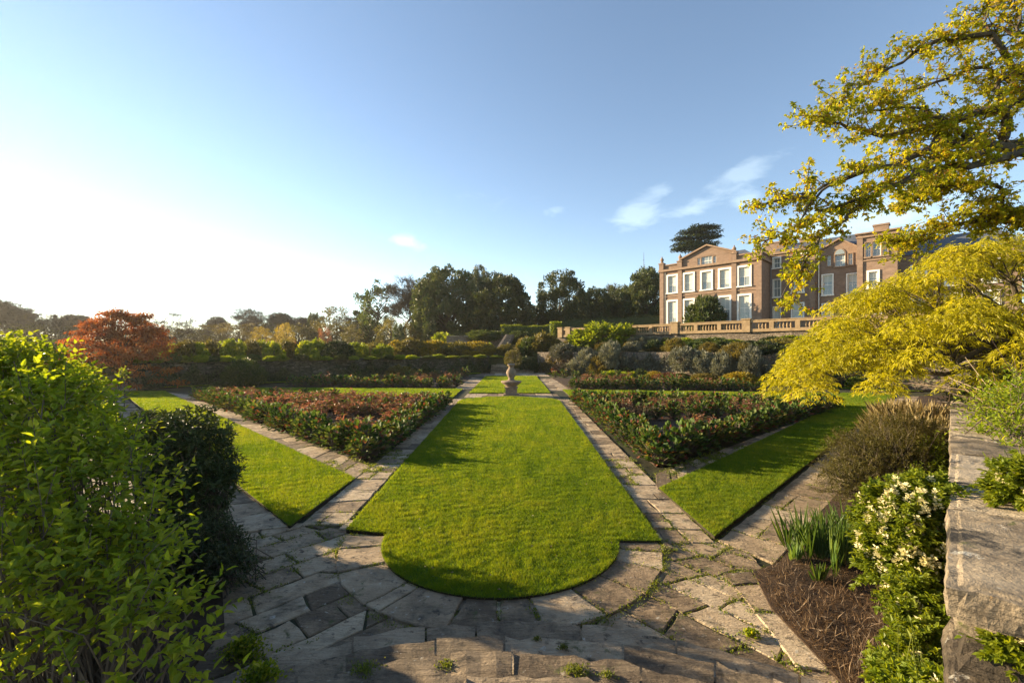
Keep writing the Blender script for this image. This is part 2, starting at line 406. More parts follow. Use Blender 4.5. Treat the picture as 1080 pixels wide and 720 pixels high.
# ============================================================ SKY AND LIGHT
def build_world():
    w = bpy.data.worlds.new('World'); SC.world = w; w.use_nodes = True
    nt = w.node_tree; nd = nt.nodes; lk = nt.links; nd.clear()
    sky = nd.new('ShaderNodeTexSky'); sky.sky_type = 'NISHITA'; sky.sun_disc = False
    sky.sun_elevation = R(SUN_EL); sky.sun_rotation = R(SUN_AZ)
    sky.air_density = 0.85; sky.dust_density = 0.0; sky.ozone_density = 1.3; sky.altitude = 50
    tc = nd.new('ShaderNodeTexCoord'); d = tc.outputs['Generated']
    # thin clouds where the photograph has them, by direction in the sky
    total = None
    def cloud(px, py, wpx, hpx, amt, tilt=0.12):
        nonlocal total
        c = unit(np.array([px-CX, FOC, HY-py])); rt = unit(np.cross(c, [0,0,1])); up = np.cross(rt, c)
        rt, up = rt*math.cos(tilt)+up*math.sin(tilt), up*math.cos(tilt)-rt*math.sin(tilt)
        k = FOC/np.linalg.norm([px-CX, FOC, HY-py])
        def dot(vv):
            n = nd.new('ShaderNodeVectorMath'); n.operation = 'DOT_PRODUCT'; lk.new(d, n.inputs[0]); n.inputs[1].default_value = tuple(vv); return n.outputs['Value']
        a = math_(nd, lk, 'MULTIPLY', dot(rt), FOC/k/wpx); b = math_(nd, lk, 'MULTIPLY', dot(up), FOC/k/hpx)
        q = math_(nd, lk, 'ADD', math_(nd, lk, 'POWER', math_(nd, lk, 'ABSOLUTE', a, 0), 2.0), math_(nd, lk, 'POWER', math_(nd, lk, 'ABSOLUTE', b, 0), 2.0))
        g = math_(nd, lk, 'POWER', 2.718, math_(nd, lk, 'MULTIPLY', q, -1.0))
        front = math_(nd, lk, 'GREATER_THAN', dot(c), 0.0)
        g = math_(nd, lk, 'MULTIPLY', math_(nd, lk, 'MULTIPLY', g, front), amt)
        total = g if total is None else math_(nd, lk, 'ADD', total, g)
    for a in [(672,226,26,15,1.0,.2),(733,219,26,7,.8,.25),(786,212,15,9,1.0,.1),(775,190,30,14,.55,.3),(800,173,40,9,.5,.2),(700,200,16,8,.5,.2),
              (432,255,22,7,.75,-.2),(585,222,18,6,.4,.3),(930,225,70,22,1.0,.05),(80,258,90,16,.7,.12),(120,275,70,10,.4,.1),(500,215,80,18,.22,.2),(1000,120,60,20,.3,.2),(860,240,30,14,.7,0)]:
        cloud(*a)
    mp = nd.new('ShaderNodeMapping'); mp.inputs['Scale'].default_value = (1,1,2.6); lk.new(d, mp.inputs['Vector'])
    n1 = noise(nd, lk, mp.outputs[0], 17, 8, .66, .4)
    f = math_(nd, lk, 'MULTIPLY', math_(nd, lk, 'SUBTRACT', math_(nd, lk, 'ADD', math_(nd, lk, 'MULTIPLY', n1.outputs['Fac'], 1.5), total), 1.0), 1.7)
    f = math_(nd, lk, 'MULTIPLY', f, math_(nd, lk, 'MINIMUM', math_(nd, lk, 'MULTIPLY', total, 3.0), 1.0))
    mr = nd.new('ShaderNodeMapRange'); lk.new(f, mr.inputs['Value']); mr.inputs['To Max'].default_value = .62
    bright = mixc(nd, lk, 1.0, sky.outputs[0], (2.1,1.75,1.40), 'MULTIPLY')
    colr = mixc(nd, lk, mr.outputs[0], sky.outputs[0], bright)
    bg = nd.new('ShaderNodeBackground'); bg.inputs['Strength'].default_value = SKY_STRENGTH
    colr = mixc(nd, lk, 1.0, colr, (1.06,1.0,.95), 'MULTIPLY')   # warm tint put into the sky colour so shade turns less blue
    lk.new(colr, bg.inputs['Color'])
    out = nd.new('ShaderNodeOutputWorld'); lk.new(bg.outputs[0], out.inputs[0])
    sd = bpy.data.lights.new('sun', 'SUN'); sd.energy = SUN_STRENGTH; sd.angle = R(.6); sd.color = (1.0, .78, .48)
    so = bpy.data.objects.new('sun', sd); COL.objects.link(so)
    az, el = R(SUN_AZ), R(SUN_EL)
    v = Vector((math.sin(az)*math.cos(el), math.cos(az)*math.cos(el), math.sin(el)))
    so.rotation_euler = v.to_track_quat('Z', 'Y').to_euler()

HAZE = 0.0002
SKY_STRENGTH, SUN_STRENGTH = 0.082, 5.0
build_world()
cam = bpy.data.cameras.new('camera'); co = bpy.data.objects.new('camera', cam); COL.objects.link(co)
co.location = (0, 0, EYE); co.rotation_euler = (R(90), 0, 0)
cam.sensor_width = 36; cam.lens = 36*FOC/1080; cam.shift_y = (HY-360)/1080
cam.clip_start = 0.05; cam.clip_end = 6000
SC.camera = co
SC.view_settings.view_transform = 'Standard'; SC.view_settings.look = 'None'
SC.view_settings.exposure = 1.9; SC.view_settings.gamma = 1
SC.view_settings.use_curve_mapping = False

# ================================================================= GROUND
def grid_terrain():
    ys = np.concatenate([np.linspace(-60, 200, 66), np.geomspace(210, 2500, 22)])
    xs = np.concatenate([-np.geomspace(2500, 130, 20), np.linspace(-120, 120, 61), np.geomspace(130, 2500, 20)])
    X, Y = np.meshgrid(xs, ys); rr = np.hypot(X, Y)
    k1 = Y - X; k2 = Y + X
    out = np.maximum(k1 - 70, 0); out = np.where(X < 8, out, 0); t = np.clip(out/6, 0, 1)
    out2 = np.clip((k2 - 84)/6, 0, 1)*(X > 2)
    z = -0.6 + t*2.5 + out2*5.4*(1-t*.5)
    az = np.arctan2(X, np.maximum(Y, .1))
    rise = np.maximum(rr - 95, 0)*.026; rise = 22*(1-np.exp(-rise/22))
    z = z + rise*np.clip((Y+20)/60, 0, 1) + np.where(rr > 140, np.sin(X*.021+1)*np.cos(Y*.017)*1.6, 0)
    z = np.where((Y < 6) , -0.6, z)
    v = np.stack([X, Y, z], -1).reshape(-1,3); nx = len(xs)
    i = np.arange(len(ys)-1)[:,None]*nx; j = np.arange(nx-1)[None,:]
    q = np.stack([i+j, i+j+1, i+nx+j+1, i+nx+j], -1).reshape(-1,4)
    struct('ground', MB().add(v, q), M['field'], True)
grid_terrain()

sheet = MB().prism([(-1.5,-1.5),(1.5,-1.5),(33,31),(3,63),(-3,63),(-34,32)], -.4, 0.0)
struct('paving_base', sheet, M['joint'])

def xy(a): return [tuple(P(*q, .07)[:2]) for q in a]
# near lawn with its round end
pl, pr, pb = P(408,562,.07)[:2], P(652,570,.07)[:2], P(533,630,.07)[:2]
def circ(a, b, c):
    A = np.array([b-a, c-a])*2; rhs = np.array([b@b-a@a, c@c-a@a]); o = np.linalg.solve(A, rhs); return o, np.linalg.norm(o-a)
CC, CR = circ(pl, pr, pb)
a0 = math.atan2(*(pl-CC)[::-1]); a1 = math.atan2(*(pr-CC)[::-1])
a0 = a0 if a0 < 0 else a0 - 2*math.pi
arc = [tuple(CC + CR*np.array([math.cos(t), math.sin(t)])) for t in np.linspace(a0, a1, 40)]
LAWN_C = xy([(365,558)]) + arc + xy([(697,570)]) + [(2.72,25.2),(2.3,26.2),(1.3,26.9),(0,27.2),(-1.6,27.0),(-2.7,26.2),(-3.0,25.0)]
LAWN_L = [(-3.6,7.15),(-3.5,9.8),(-24.3,30.9),(-27.2,30.7)]
LAWN_R = [(3.1,6.75),(24.5,28.2),(22.3,28.4),(3.04,9.1)]
ARM_L = [(-3.6,26.9),(-3.7,33.0),(-24,34.2),(-20.5,29.2)]
ARM_R = [(3.6,25.6),(20.2,24.3),(24,29.4),(3.7,32.2)]
LAWN_F = [(-2.9,29.7),(2.6,29.7),(2.75,50),(-2.95,50)]
STRIP_L = [(-29,34.2),(-26.6,34.4),(-4,55.2),(-4,57.6)]
STRIP_R = [(27,31),(29,31),(5,56.6),(4,54.6)]
LAWNS = [LAWN_C, LAWN_L, LAWN_R, ARM_L, ARM_R, LAWN_F, STRIP_L, STRIP_R]
def ccw(p):
    p = [tuple(map(float, q)) for q in p]
    a = sum(p[i][0]*p[(i+1)%len(p)][1]-p[(i+1)%len(p)][0]*p[i][1] for i in range(len(p)))
    return p if a > 0 else p[::-1]
def wob(p):
    p = np.array(p, float); out = []
    for a_, b_ in zip(p, np.roll(p, -1, 0)):
        k = max(1, int(np.linalg.norm(b_-a_)/.22)) if min(a_[1], b_[1]) < 20 else 1
        for i in range(k): out.append(a_+(b_-a_)*i/k + (RNG.normal(0,.009,2) if i else 0))
    return out
for lp in LAWNS:
    struct('lawn', MB().prism(ccw(wob(lp)), -.1, .07, .5, 0, 1), [M['lawn'], M['lawn_edge']])

_VN = np.random.default_rng(77).random((64,64))
def vnoise(p, s):
    q = p/s; i = np.floor(q).astype(int); f = q-i; f = f*f*(3-2*f)
    g = lambda a,b: _VN[(i[:,0]+a)%64, (i[:,1]+b)%64]
    return (g(0,0)*(1-f[:,0])+g(1,0)*f[:,0])*(1-f[:,1])+(g(0,1)*(1-f[:,0])+g(1,1)*f[:,0])*f[:,1]
def grass_blades():
    mb = MB()
    for lp, far in ((LAWN_C,0),(LAWN_L,0),(LAWN_R,0),(ARM_L,1),(ARM_R,1),(LAWN_F,1),(STRIP_L,1),(STRIP_R,1)):
        a = np.array(lp); lo, hi = a.min(0), a.max(0)
        y = lo[1]
        while y < hi[1]:
            dy = max(.4, y*.06); ym = y + dy/2
            s = max(1.0, ym/6.0)
            dens = 15000/s**2
            n = int(dens*dy*(hi[0]-lo[0]))
            p = np.c_[RNG.uniform(lo[0], hi[0], n), RNG.uniform(y, min(y+dy, hi[1]), n)]
            p = p[in_poly(p, lp)]; n = len(p)
            if n:
                h = RNG.uniform(.6, 1.25, n)*.042*min(1.5, s**.35); w = .0042*s*RNG.uniform(.7,1.3,n)
                # slow drift of tone over the turf plus blade to blade variation
                cl = vnoise(p, .11*s**.5); mdl = vnoise(p+9, .45); big = vnoise(p+31, 1.9)
                h = h*(.7+.6*cl); t = .48 + .35*(cl-.5) + .35*(mdl-.5) + .35*(big-.5) + RNG.normal(0, .18, n)
                an = RNG.uniform(0, 2*math.pi, n); ln = RNG.normal(0, .4, (n,2))
                b = np.c_[p, np.full(n, .062)]
                sx = np.c_[np.cos(an), np.sin(an), np.zeros(n)]*w[:,None]
                tip = b + np.c_[ln*h[:,None], h]
                v = np.stack([b-sx, b+sx, tip], 1).reshape(-1,3)
                mb.add(v, np.arange(n)[:,None]*3+np.array([[0,1,2]]), np.clip(t,0,1))
            y += dy
    # long uncut blades leaning over the cut edges of the near lawns
    for lp in (LAWN_C, LAWN_L, LAWN_R):
        pp = np.array(lp + [lp[0]])
        for q0, q1 in zip(pp[:-1], pp[1:]):
            ln = np.linalg.norm(q1-q0)
            if min(q0[1], q1[1]) > 26 or ln < .05: continue
            n = int(ln*260); f = RNG.random(n); e = q0 + (q1-q0)*f[:,None]
            keep = e[:,1] < 20; e = e[keep]; n = len(e)
            if not n: continue
            c = np.array(lp).mean(0); nrm = np.array([(q1-q0)[1], -(q1-q0)[0]])/ln
            if nrm @ (e[0]-c) < 0: nrm = -nrm
            h = RNG.uniform(.03,.07,n); an = RNG.uniform(0,6.28,n); w = .004*np.maximum(1, e[:,1]/6)
            b = np.c_[e - nrm*.01, np.full(n, .066)]; sx = np.c_[np.cos(an),np.sin(an),0*an]*w[:,None]
            tip = b + np.c_[nrm[None,:]*(h*RNG.uniform(.1,.9,n))[:,None], h*RNG.uniform(-.3,.7,n)]
            mb.add(np.stack([b-sx,b+sx,tip],1).reshape(-1,3), np.arange(n)[:,None]*3+np.array([[0,1,2]]), RNG.uniform(.1,.8,n))
    tag(obj('grass', mb, M['grass']), 'short bright green mown grass covering the lawn panels', 'grass', kind='stuff')
grass_blades()

# ------------------------------------------------------------ stone paving
PAVE = MB(); EDGES = []
def stone(q, z, th=.06, jit=.018, gap=.012):
    q = np.asarray(q, float); c = q.mean(0); n = len(q)
    if n < 3: return
    ar = .5*abs(np.dot(q[:,0], np.roll(q[:,1],1))-np.dot(q[:,1], np.roll(q[:,0],1)))
    if ar < .012: return
    # inset, split long edges and wobble them so no edge is ruler-straight
    out = []
    for i in range(n):
        a, b = q[i], q[(i+1)%n]; ln = np.linalg.norm(b-a); k = max(1, min(5, int(ln/.18)))
        for s in range(k): out.append(a + (b-a)*s/k)
    out = np.array(out); d = c - out; r = np.linalg.norm(d, axis=1, keepdims=True)
    out = out + d/np.maximum(r, .01)*np.minimum(gap*1.3, r*.3) + RNG.normal(0, jit*.45, out.shape)
    m = len(out); z1 = z + RNG.normal(0, .004); tl = RNG.normal(0, .004, 2)
    zt = z1 + (out - c) @ tl
    ins = out + (c - out)/np.maximum(np.linalg.norm(c-out,axis=1,keepdims=True), .01)*.014
    v = np.concatenate([np.c_[out, zt - th], np.c_[out, zt - .010], np.c_[ins, zt], [[c[0], c[1], z1]]])
    f = []
    t = RNG.random()
    if c[1] < 13 and abs(c[0]) < 9: EDGES.extend(np.c_[q, q*0+z][:, :3].tolist()); EDGES.extend([[*(a_+(b_-a_)*u_), z] for a_, b_ in zip(q, np.roll(q,-1,0)) for u_ in (.2,.4,.6,.8)])
    for i in range(m):
        j = (i+1) % m
        f += [(i,j,m+j,m+i), (m+i,m+j,2*m+j,2*m+i), (2*m+i,2*m+j,3*m)]
    PAVE.add(v, f, t)

def strip(L0, L1, R0, R1, z, lo=.35, hi=.8, two=.45):
    L0,L1,R0,R1 = map(lambda a: np.array(a, float), (L0,L1,R0,R1)); ln = np.linalg.norm(L1-L0); t = 0
    sk = 0
    while t < ln:
        s = RNG.uniform(lo, hi); t2 = min(ln, t+s); sk2 = RNG.normal(0,.05) if t2 < ln else 0
        a, b = L0+(L1-L0)*t/ln, L0+(L1-L0)*(t2+sk2)/ln; c, d = R0+(R1-R0)*(t2-sk2)/ln, R0+(R1-R0)*t/ln
        a, d = L0+(L1-L0)*(t+sk)/ln, R0+(R1-R0)*(t-sk)/ln
        if RNG.random() < two:
            m = RNG.uniform(.35,.65); m2 = m + RNG.normal(0,.03)
            e, f = a+(d-a)*m, b+(c-b)*m2
            if RNG.random() < .4:
                k = RNG.uniform(.35,.65); g = a+(b-a)*k; h = e+(f-e)*k
                stone([a,e,h,g], z); stone([g,h,f,b], z)
            else: stone([a,e,f,b], z)
            stone([e,d,c,f], z)
        else: stone([a,d,c,b], z)
        t, sk = t2, sk2

def clip(poly, a, b):
    """keep the part left of the line a -> b"""
    out = []; n = len(poly); a = np.array(a); e = np.array(b)-a
    sd = [e[0]*(p[1]-a[1]) - e[1]*(p[0]-a[0]) for p in poly]
    for i in range(n):
        p, q, s, t = poly[i], poly[(i+1)%n], sd[i], sd[(i+1)%n]
        if s >= 0: out.append(p)
        if s*t < 0: out.append(p + (q-p)*s/(s-t))
    return out

def fill(region, dirv, z, w=(.28,.5), l=(.4,1.0)):
    """rows of irregular slabs along dirv, clipped to a convex region (counter-clockwise)"""
    region = [np.array(p, float) for p in ccw(region)]; d = unit(np.array(dirv, float)); n = np.array([-d[1], d[0]])
    A = np.array(region); u = A @ d; v = A @ n; y = v.min()
    while y < v.max():
        h = RNG.uniform(*w); x = u.min() - RNG.uniform(0,.6); sk = RNG.normal(0,.03)
        while x < u.max():
            ln = RNG.uniform(*l); s2 = RNG.normal(0,.05)
            q = [d*(x+sk)+n*y, d*(x+ln+s2)+n*y, d*(x+ln-s2)+n*(y+h), d*(x-sk)+n*(y+h)]
            for i in range(len(region)):
                if len(q) < 3: break
                q = clip(q, region[i], region[(i+1)%len(region)])
            if len(q) >= 3: stone(np.array(q), z)
            x += ln; sk = s2
        y += h

# irregular flags beside the round end, then the strips, then the ring, each a little proud of the one before
fill([(-3.9,3.2),(-.2,3.2),(-.2,5.6),(-1.9,7.4),(-3.5,7.4),(-4.9,7.9)], (1,1.05), .018)
fill([(-.2,3.2),(3.0,3.0),(3.4,6.3),(3.0,6.8),(1.7,7.2),(-.2,5.6)], (1,-1.25), .018)
strip((-3.52,7.3),(-3.52,26.4),(-2.76,7.3),(-2.98,26.4), .030)
strip((2.30,6.6),(2.72,26.2),(3.06,6.6),(3.5,26.2), .030)
strip((-3.52,9.85),(-24.2,30.95),(-3.52,11.0),(-21.5,29.2), .034, .45, 1.0, .35)
strip((3.02,9.15),(22.2,28.4),(3.34,10.3),(19.3,25.0), .034, .45, 1.0, .35)
strip((-3.62,7.2),(-27.3,30.6),(-4.5,6.9),(-29,31.0), .030, .5, 1.1, .4)
strip((3.12,6.7),(24.6,28.1),(3.55,5.95),(26.4,27.9), .026, .5, 1.1, .35)
strip((2.50,3.0),(2.72,5.7),(2.86,2.9),(3.12,5.75), .034, .5, 1.0, 0)
strip((-4,26.4),(-21,29.2),(-4,27.2),(-20.5,29.2), .026)
strip((-4.4,33.0),(-4.4,48),(-2.95,33.0),(-2.95,45), .026,.5,1,.9); strip((2.75,32),(2.8,45),(4.3,32),(4.3,47), .026,.5,1,.9)
strip((-4.4,33.2),(-24,35.0),(-4.1,32.4),(-24,34.2), .026); strip((4.2,31.9),(24,29.7),(4.1,31.2),(24,29), .026)
strip((-3,27.2),(3,27.2),(-3,29.6),(3,29.6), .026, .6, 1.1, .9)
strip((-4.3,50.2),(4.3,50.2),(-4.3,57),(4.3,57), .026, .8, 1.4, .9)
n = 13
r1 = CR + .62; cuts = np.linspace(math.pi*1.0, math.pi*2.0, n) + np.r_[0, RNG.normal(0,.05,n-2), 0]
for i in range(n-1):
    q = []
    for t in np.linspace(cuts[i], cuts[i+1], 4): q.append(CC + (CR-.05)*np.array([math.cos(t), math.sin(t)]))
    for t in np.linspace(cuts[i+1], cuts[i], 4): q.append(CC + r1*np.array([math.cos(t), math.sin(t)]))
    stone(q, .043, gap=.016)
strip((-2.8,7.08),(-2.0,7.06),(-2.78,7.45),(-2.0,7.5), .047, .5,.8,0); strip((1.55,6.35),(2.36,6.35),(1.6,6.75),(2.3,6.72), .047, .5,.8,0)
struct('paving', PAVE, M['paving'])

# moss and tiny weeds in the joints of the near paving
def joint_moss():
    mb = MB()
    E = np.array(EDGES); nz = np.sin(E[:,0]*2.3+1)*np.sin(E[:,1]*1.9)+np.sin(E[:,0]*.9-E[:,1]*1.3); E = E[(nz > -.35) & (RNG.random(len(E)) < .62)]
    for e in E:
        k = RNG.integers(8, 24); sz = RNG.uniform(.6,1.5)*max(1, e[1]/7)
        q = e + RNG.normal(0,1,(k,3))*np.array([.03,.03,0])*sz; q[:,2] = e[2]-.012+RNG.uniform(0,.014,k)
        d = rv(RNG,k); d[:,2] = np.abs(d[:,2])+.1; leaves(mb, q, d, rv(RNG,k), RNG.uniform(.012,.028,k)*sz, .012*sz, RNG.random(k), simple=True)
    for _ in range(120):
        p = np.array([RNG.uniform(-3.6,3.4), RNG.uniform(3.6,9.5), .02])
        if RNG.random() < .62:
            t = RNG.uniform(math.pi*1.05, math.pi*1.95); rr = CR+.66+RNG.normal(0,.03)
            if RNG.random() < .45: rr = CR + RNG.uniform(.1,.6); t = cuts[RNG.integers(1, n-1)] + RNG.normal(0,.012)
            p[:2] = CC + rr*np.array([math.cos(t), math.sin(t)])
        k = RNG.integers(14, 40)
        q = p + RNG.normal(0, 1, (k,3))*np.array([.05,.05,0]); q[:,2] = .022
        d = rv(RNG, k); d[:,2] = np.abs(d[:,2])+.25
        leaves(mb, q, d, rv(RNG,k), RNG.uniform(.012,.032,k), .011, RNG.random(k), simple=True)
    tag(obj('joint_moss', mb, M['moss_leaf']), 'green moss and tiny weeds growing in the joints of the near flagstones', 'moss', kind='stuff')
joint_moss()

# --------------------------------------------------------------- soil beds
BED_L = [(-3.75,11.65),(-3.6,24.1),(-19.0,26.8)]
BED_R = [(3.6,11.0),(16.6,22.7),(3.6,24.5)]
BED_FL = [(-4.5,34.2),(-4.3,48.5),(-19.5,36.0)]
BED_FR = [(4.4,33),(18.5,30.8),(4.2,48)]
BORDER_R = [(1.9,1.85),(28.2,28.1),(25.8,27.9),(3.6,5.95),(3.12,5.7),(2.88,4.9),(2.80,2.75)]
BORDER_L = [(-1.2,1.2),(-2.7,2.9),(-3.0,4.6),(-3.9,5.9),(-5.2,7.35),(-29.3,31),(-31,31)]
BORDER_FL = [(-31,32),(-29.2,34.3),(-3.6,58),(-3.6,60)]
BORDER_FR = [(31,31),(3.6,60),(3.6,57.6),(29,32)]
for b in (BED_L, BED_R, BED_FL, BED_FR, BORDER_R, BORDER_L, BORDER_FL, BORDER_FR):
    struct('bed_soil', MB().prism(ccw(b), -.1, .055), M['soil'])
def soil_litter():
    mb = MB()
    for poly, nn in ((BORDER_R, 2600), (BORDER_L, 900), (BED_L, 900), (BED_R, 1100)):
        a = np.array(poly); lo, hi = a.min(0), a.max(0); hi = np.minimum(hi, [14, 16] if nn > 1100 else [20, 22])
        p = np.c_[RNG.uniform(lo[0],hi[0],nn*3), lo[1]+(hi[1]-lo[1])*RNG.random(nn*3)**1.6]; p = p[in_poly(p, poly)]; k = len(p)
        d = rv(RNG,k); d[:,2] *= .25
        leaves(mb, np.c_[p, np.full(k,.062)], d, np.array([0,0,1.])+rv(RNG,k)*.4, RNG.uniform(.02,.07,k), RNG.uniform(.01,.03,k), RNG.random(k), simple=True)
    tag(obj('leaf_litter', mb, M['dead']), 'brown leaf litter and twig bits scattered on the bare soil of the beds', 'litter', kind='stuff')
soil_litter()

# ------------------------------------------------------- steps at our feet
ST = thing('stone_steps', 'curved weathered stone steps coming up at the bottom edge of the picture', 'steps', (0,0,0))
for i in range(1, 9):
    mb = MB(); r1 = 4.95 - .45*i; r0 = r1 - .62; z = .15*i
    t = R(-12)
    while t < R(192):
        da = RNG.uniform(.35, 1.15)/r1; t2 = min(t+da, R(192)); g = .010/r1
        k = max(4, int((t2-t)*r1/.12)); ts = np.linspace(t+g, t2-g, k+1)
        wob = RNG.normal(0, .022, k+1); zt = z + RNG.normal(0,.008)
        ou = np.c_[(r1+wob)*np.cos(ts), (r1+wob)*np.sin(ts)]; inn = np.c_[r0*np.cos(ts), r0*np.sin(ts)]; mid = (ou*.97+inn*.03)
        zz = RNG.normal(0,.004,k+1)
        rows = [np.c_[inn, np.full(k+1, z-.17)], np.c_[inn, zt+zz*.2], np.c_[(ou+inn)/2, zt+zz+RNG.normal(0,.004,k+1)], np.c_[mid, zt+zz*.6], np.c_[ou, zt-.03+zz], np.c_[ou*1.004, np.full(k+1, z-.10)], np.c_[ou*.99, np.full(k+1, z-.17)]]
        v = np.concatenate(rows); a = np.arange(6)[:,None]*(k+1); b = np.arange(k)[None,:]
        q = np.stack([a+b, a+k+1+b, a+k+2+b, a+b+1], -1).reshape(-1,4)
        tt = RNG.random(); mb.add(v, q, tt)
        for e in (0, k): mb.add(np.array([r_[e] for r_ in rows]), [tuple(range(7))], tt)
        t = t2
    obj('step', mb, M['step_stone'], ST)
a = np.linspace(0, 2*math.pi, 40)[:-1]
obj('landing', MB().prism(np.c_[.95*np.cos(a), .95*np.sin(a)], .2, 1.29), M['paving'], ST)

# =================================================================== WALLS
def wall_box(name, label, p0, p1, z0, z1, thick, mat, cope=None, group=None, side=1, wob=0.06):
    """straight rubble wall from p0 to p1 (seen face on the line), its own axes along the wall; optional coping part"""
    p0, p1 = np.array(p0, float), np.array(p1, float); ln = np.linalg.norm(p1-p0); a = math.atan2(*(p1-p0)[::-1])
    t = thing(name, label, 'wall', (p0[0], p0[1], z0), group, a, local=True)
    mb = MB(); k = max(2, int(ln/1.2)); x = np.linspace(0, ln, k+1)
    zt = (z1-z0) + RNG.normal(0, wob*.4, k+1); yo = RNG.normal(0, wob*.5, k+1)
    y0, y1 = (0, thick) if side > 0 else (-thick, 0)
    rows = [np.c_[x, y0+yo, 0*x-.3], np.c_[x, y0+yo, zt], np.c_[x, y1+yo*0, zt], np.c_[x, y1+0*x, 0*x-.3]]
    v = np.concatenate(rows); i = np.arange(3)[:,None]*(k+1); j = np.arange(k)[None,:]
    mb.add(v, np.stack([i+j, i+j+1, i+k+2+j, i+k+1+j], -1).reshape(-1,4))
    for e in (0, k): mb.add(np.array([r[e] for r in rows]), [(0,1,2,3)])
    obj('masonry', mb, mat, t, local=True)
    if cope:
        mb = MB(); s = 0
        while s < ln:
            l = min(RNG.uniform(.5, 1.1), ln-s)
            if l > .05:
                zz = np.interp(s+l/2, x, zt)+.012
                mb.box((s+.008, y0-.06+RNG.normal(0,.01), zz), (s+l-.008, y1+.05, zz+cope+RNG.normal(0,.012)), RNG.random())
            s += l
        obj('coping', mb, M['wallstone'], t, local=True)
    return t

# far left, far right and the walls above them
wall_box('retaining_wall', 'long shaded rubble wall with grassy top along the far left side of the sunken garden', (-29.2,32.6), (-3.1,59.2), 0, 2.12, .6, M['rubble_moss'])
wall_box('retaining_wall', 'grey rubble wall half hidden by shrubs along the far right side below the terrace', (3.4,59.0), (36,26.0), 0, 2.75, .6, M['rubble_fine'])
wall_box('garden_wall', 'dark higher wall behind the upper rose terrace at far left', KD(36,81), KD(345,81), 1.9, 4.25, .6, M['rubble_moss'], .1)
wall_box('terrace_wall', 'tall stone terrace wall directly under the stone balustrade', KD(588,75.3), (48,27.3), 3.0, 5.0, .6, M['rubble_fine'], .06)
wall_box('retaining_wall', 'low left wall behind the big leafy shrub at the left edge', (-3.9,3.7), (-30.6,30.6), 0, 1.15, .6, M['rubble'], .1, side=-1)
_a = PD(471,364,72); _b = PD(534,364,72)
wall_box('garden_wall', 'short shaded brownish wall under the dark evergreen trees beside the steep stone stair', _a[:2], _b[:2], 2.0, 5.3, .6, M['rubble_fine'], .12)

# flat terraces behind the walls
struct('terrace', MB().prism(ccw([(-29.9,32.4),(-3.2,59.8),(-3.4,76),(-42,38)]), 1.2, 2.08), M['terrace_ground'])
struct('terrace', MB().add([(3.5,59.4,2.72),(31.2,31.2,2.72),(39,37,3.5),(5,71,3.5),(33,30,2.72),(50,27,3.5)], [(0,1,2,3),(1,4,5,2)]), M['terrace_ground'])
struct('terrace', MB().prism(ccw([(7,69),(49,27),(90,70),(48,112),(7,112)]), 3.2, 4.98), M['terrace_ground'])
struct('terrace', MB().prism(ccw([(-3.4,59.6),(3.4,59.6),(6,70.5),(-3.4,76.2)]), 1.0, 2.2), M['terrace_ground'])
struct('terrace', MB().prism(ccw([(2.1,1.6),(31.5,31),(60,20),(30,-12),(2.6,-2)]), .2, 1.80), M['terrace_ground'])
struct('terrace', MB().prism(ccw([(-2.3,1.2),(-31,30),(-60,20),(-30,-12),(-2.6,-2)]), .2, 1.1), M['terrace_ground'])

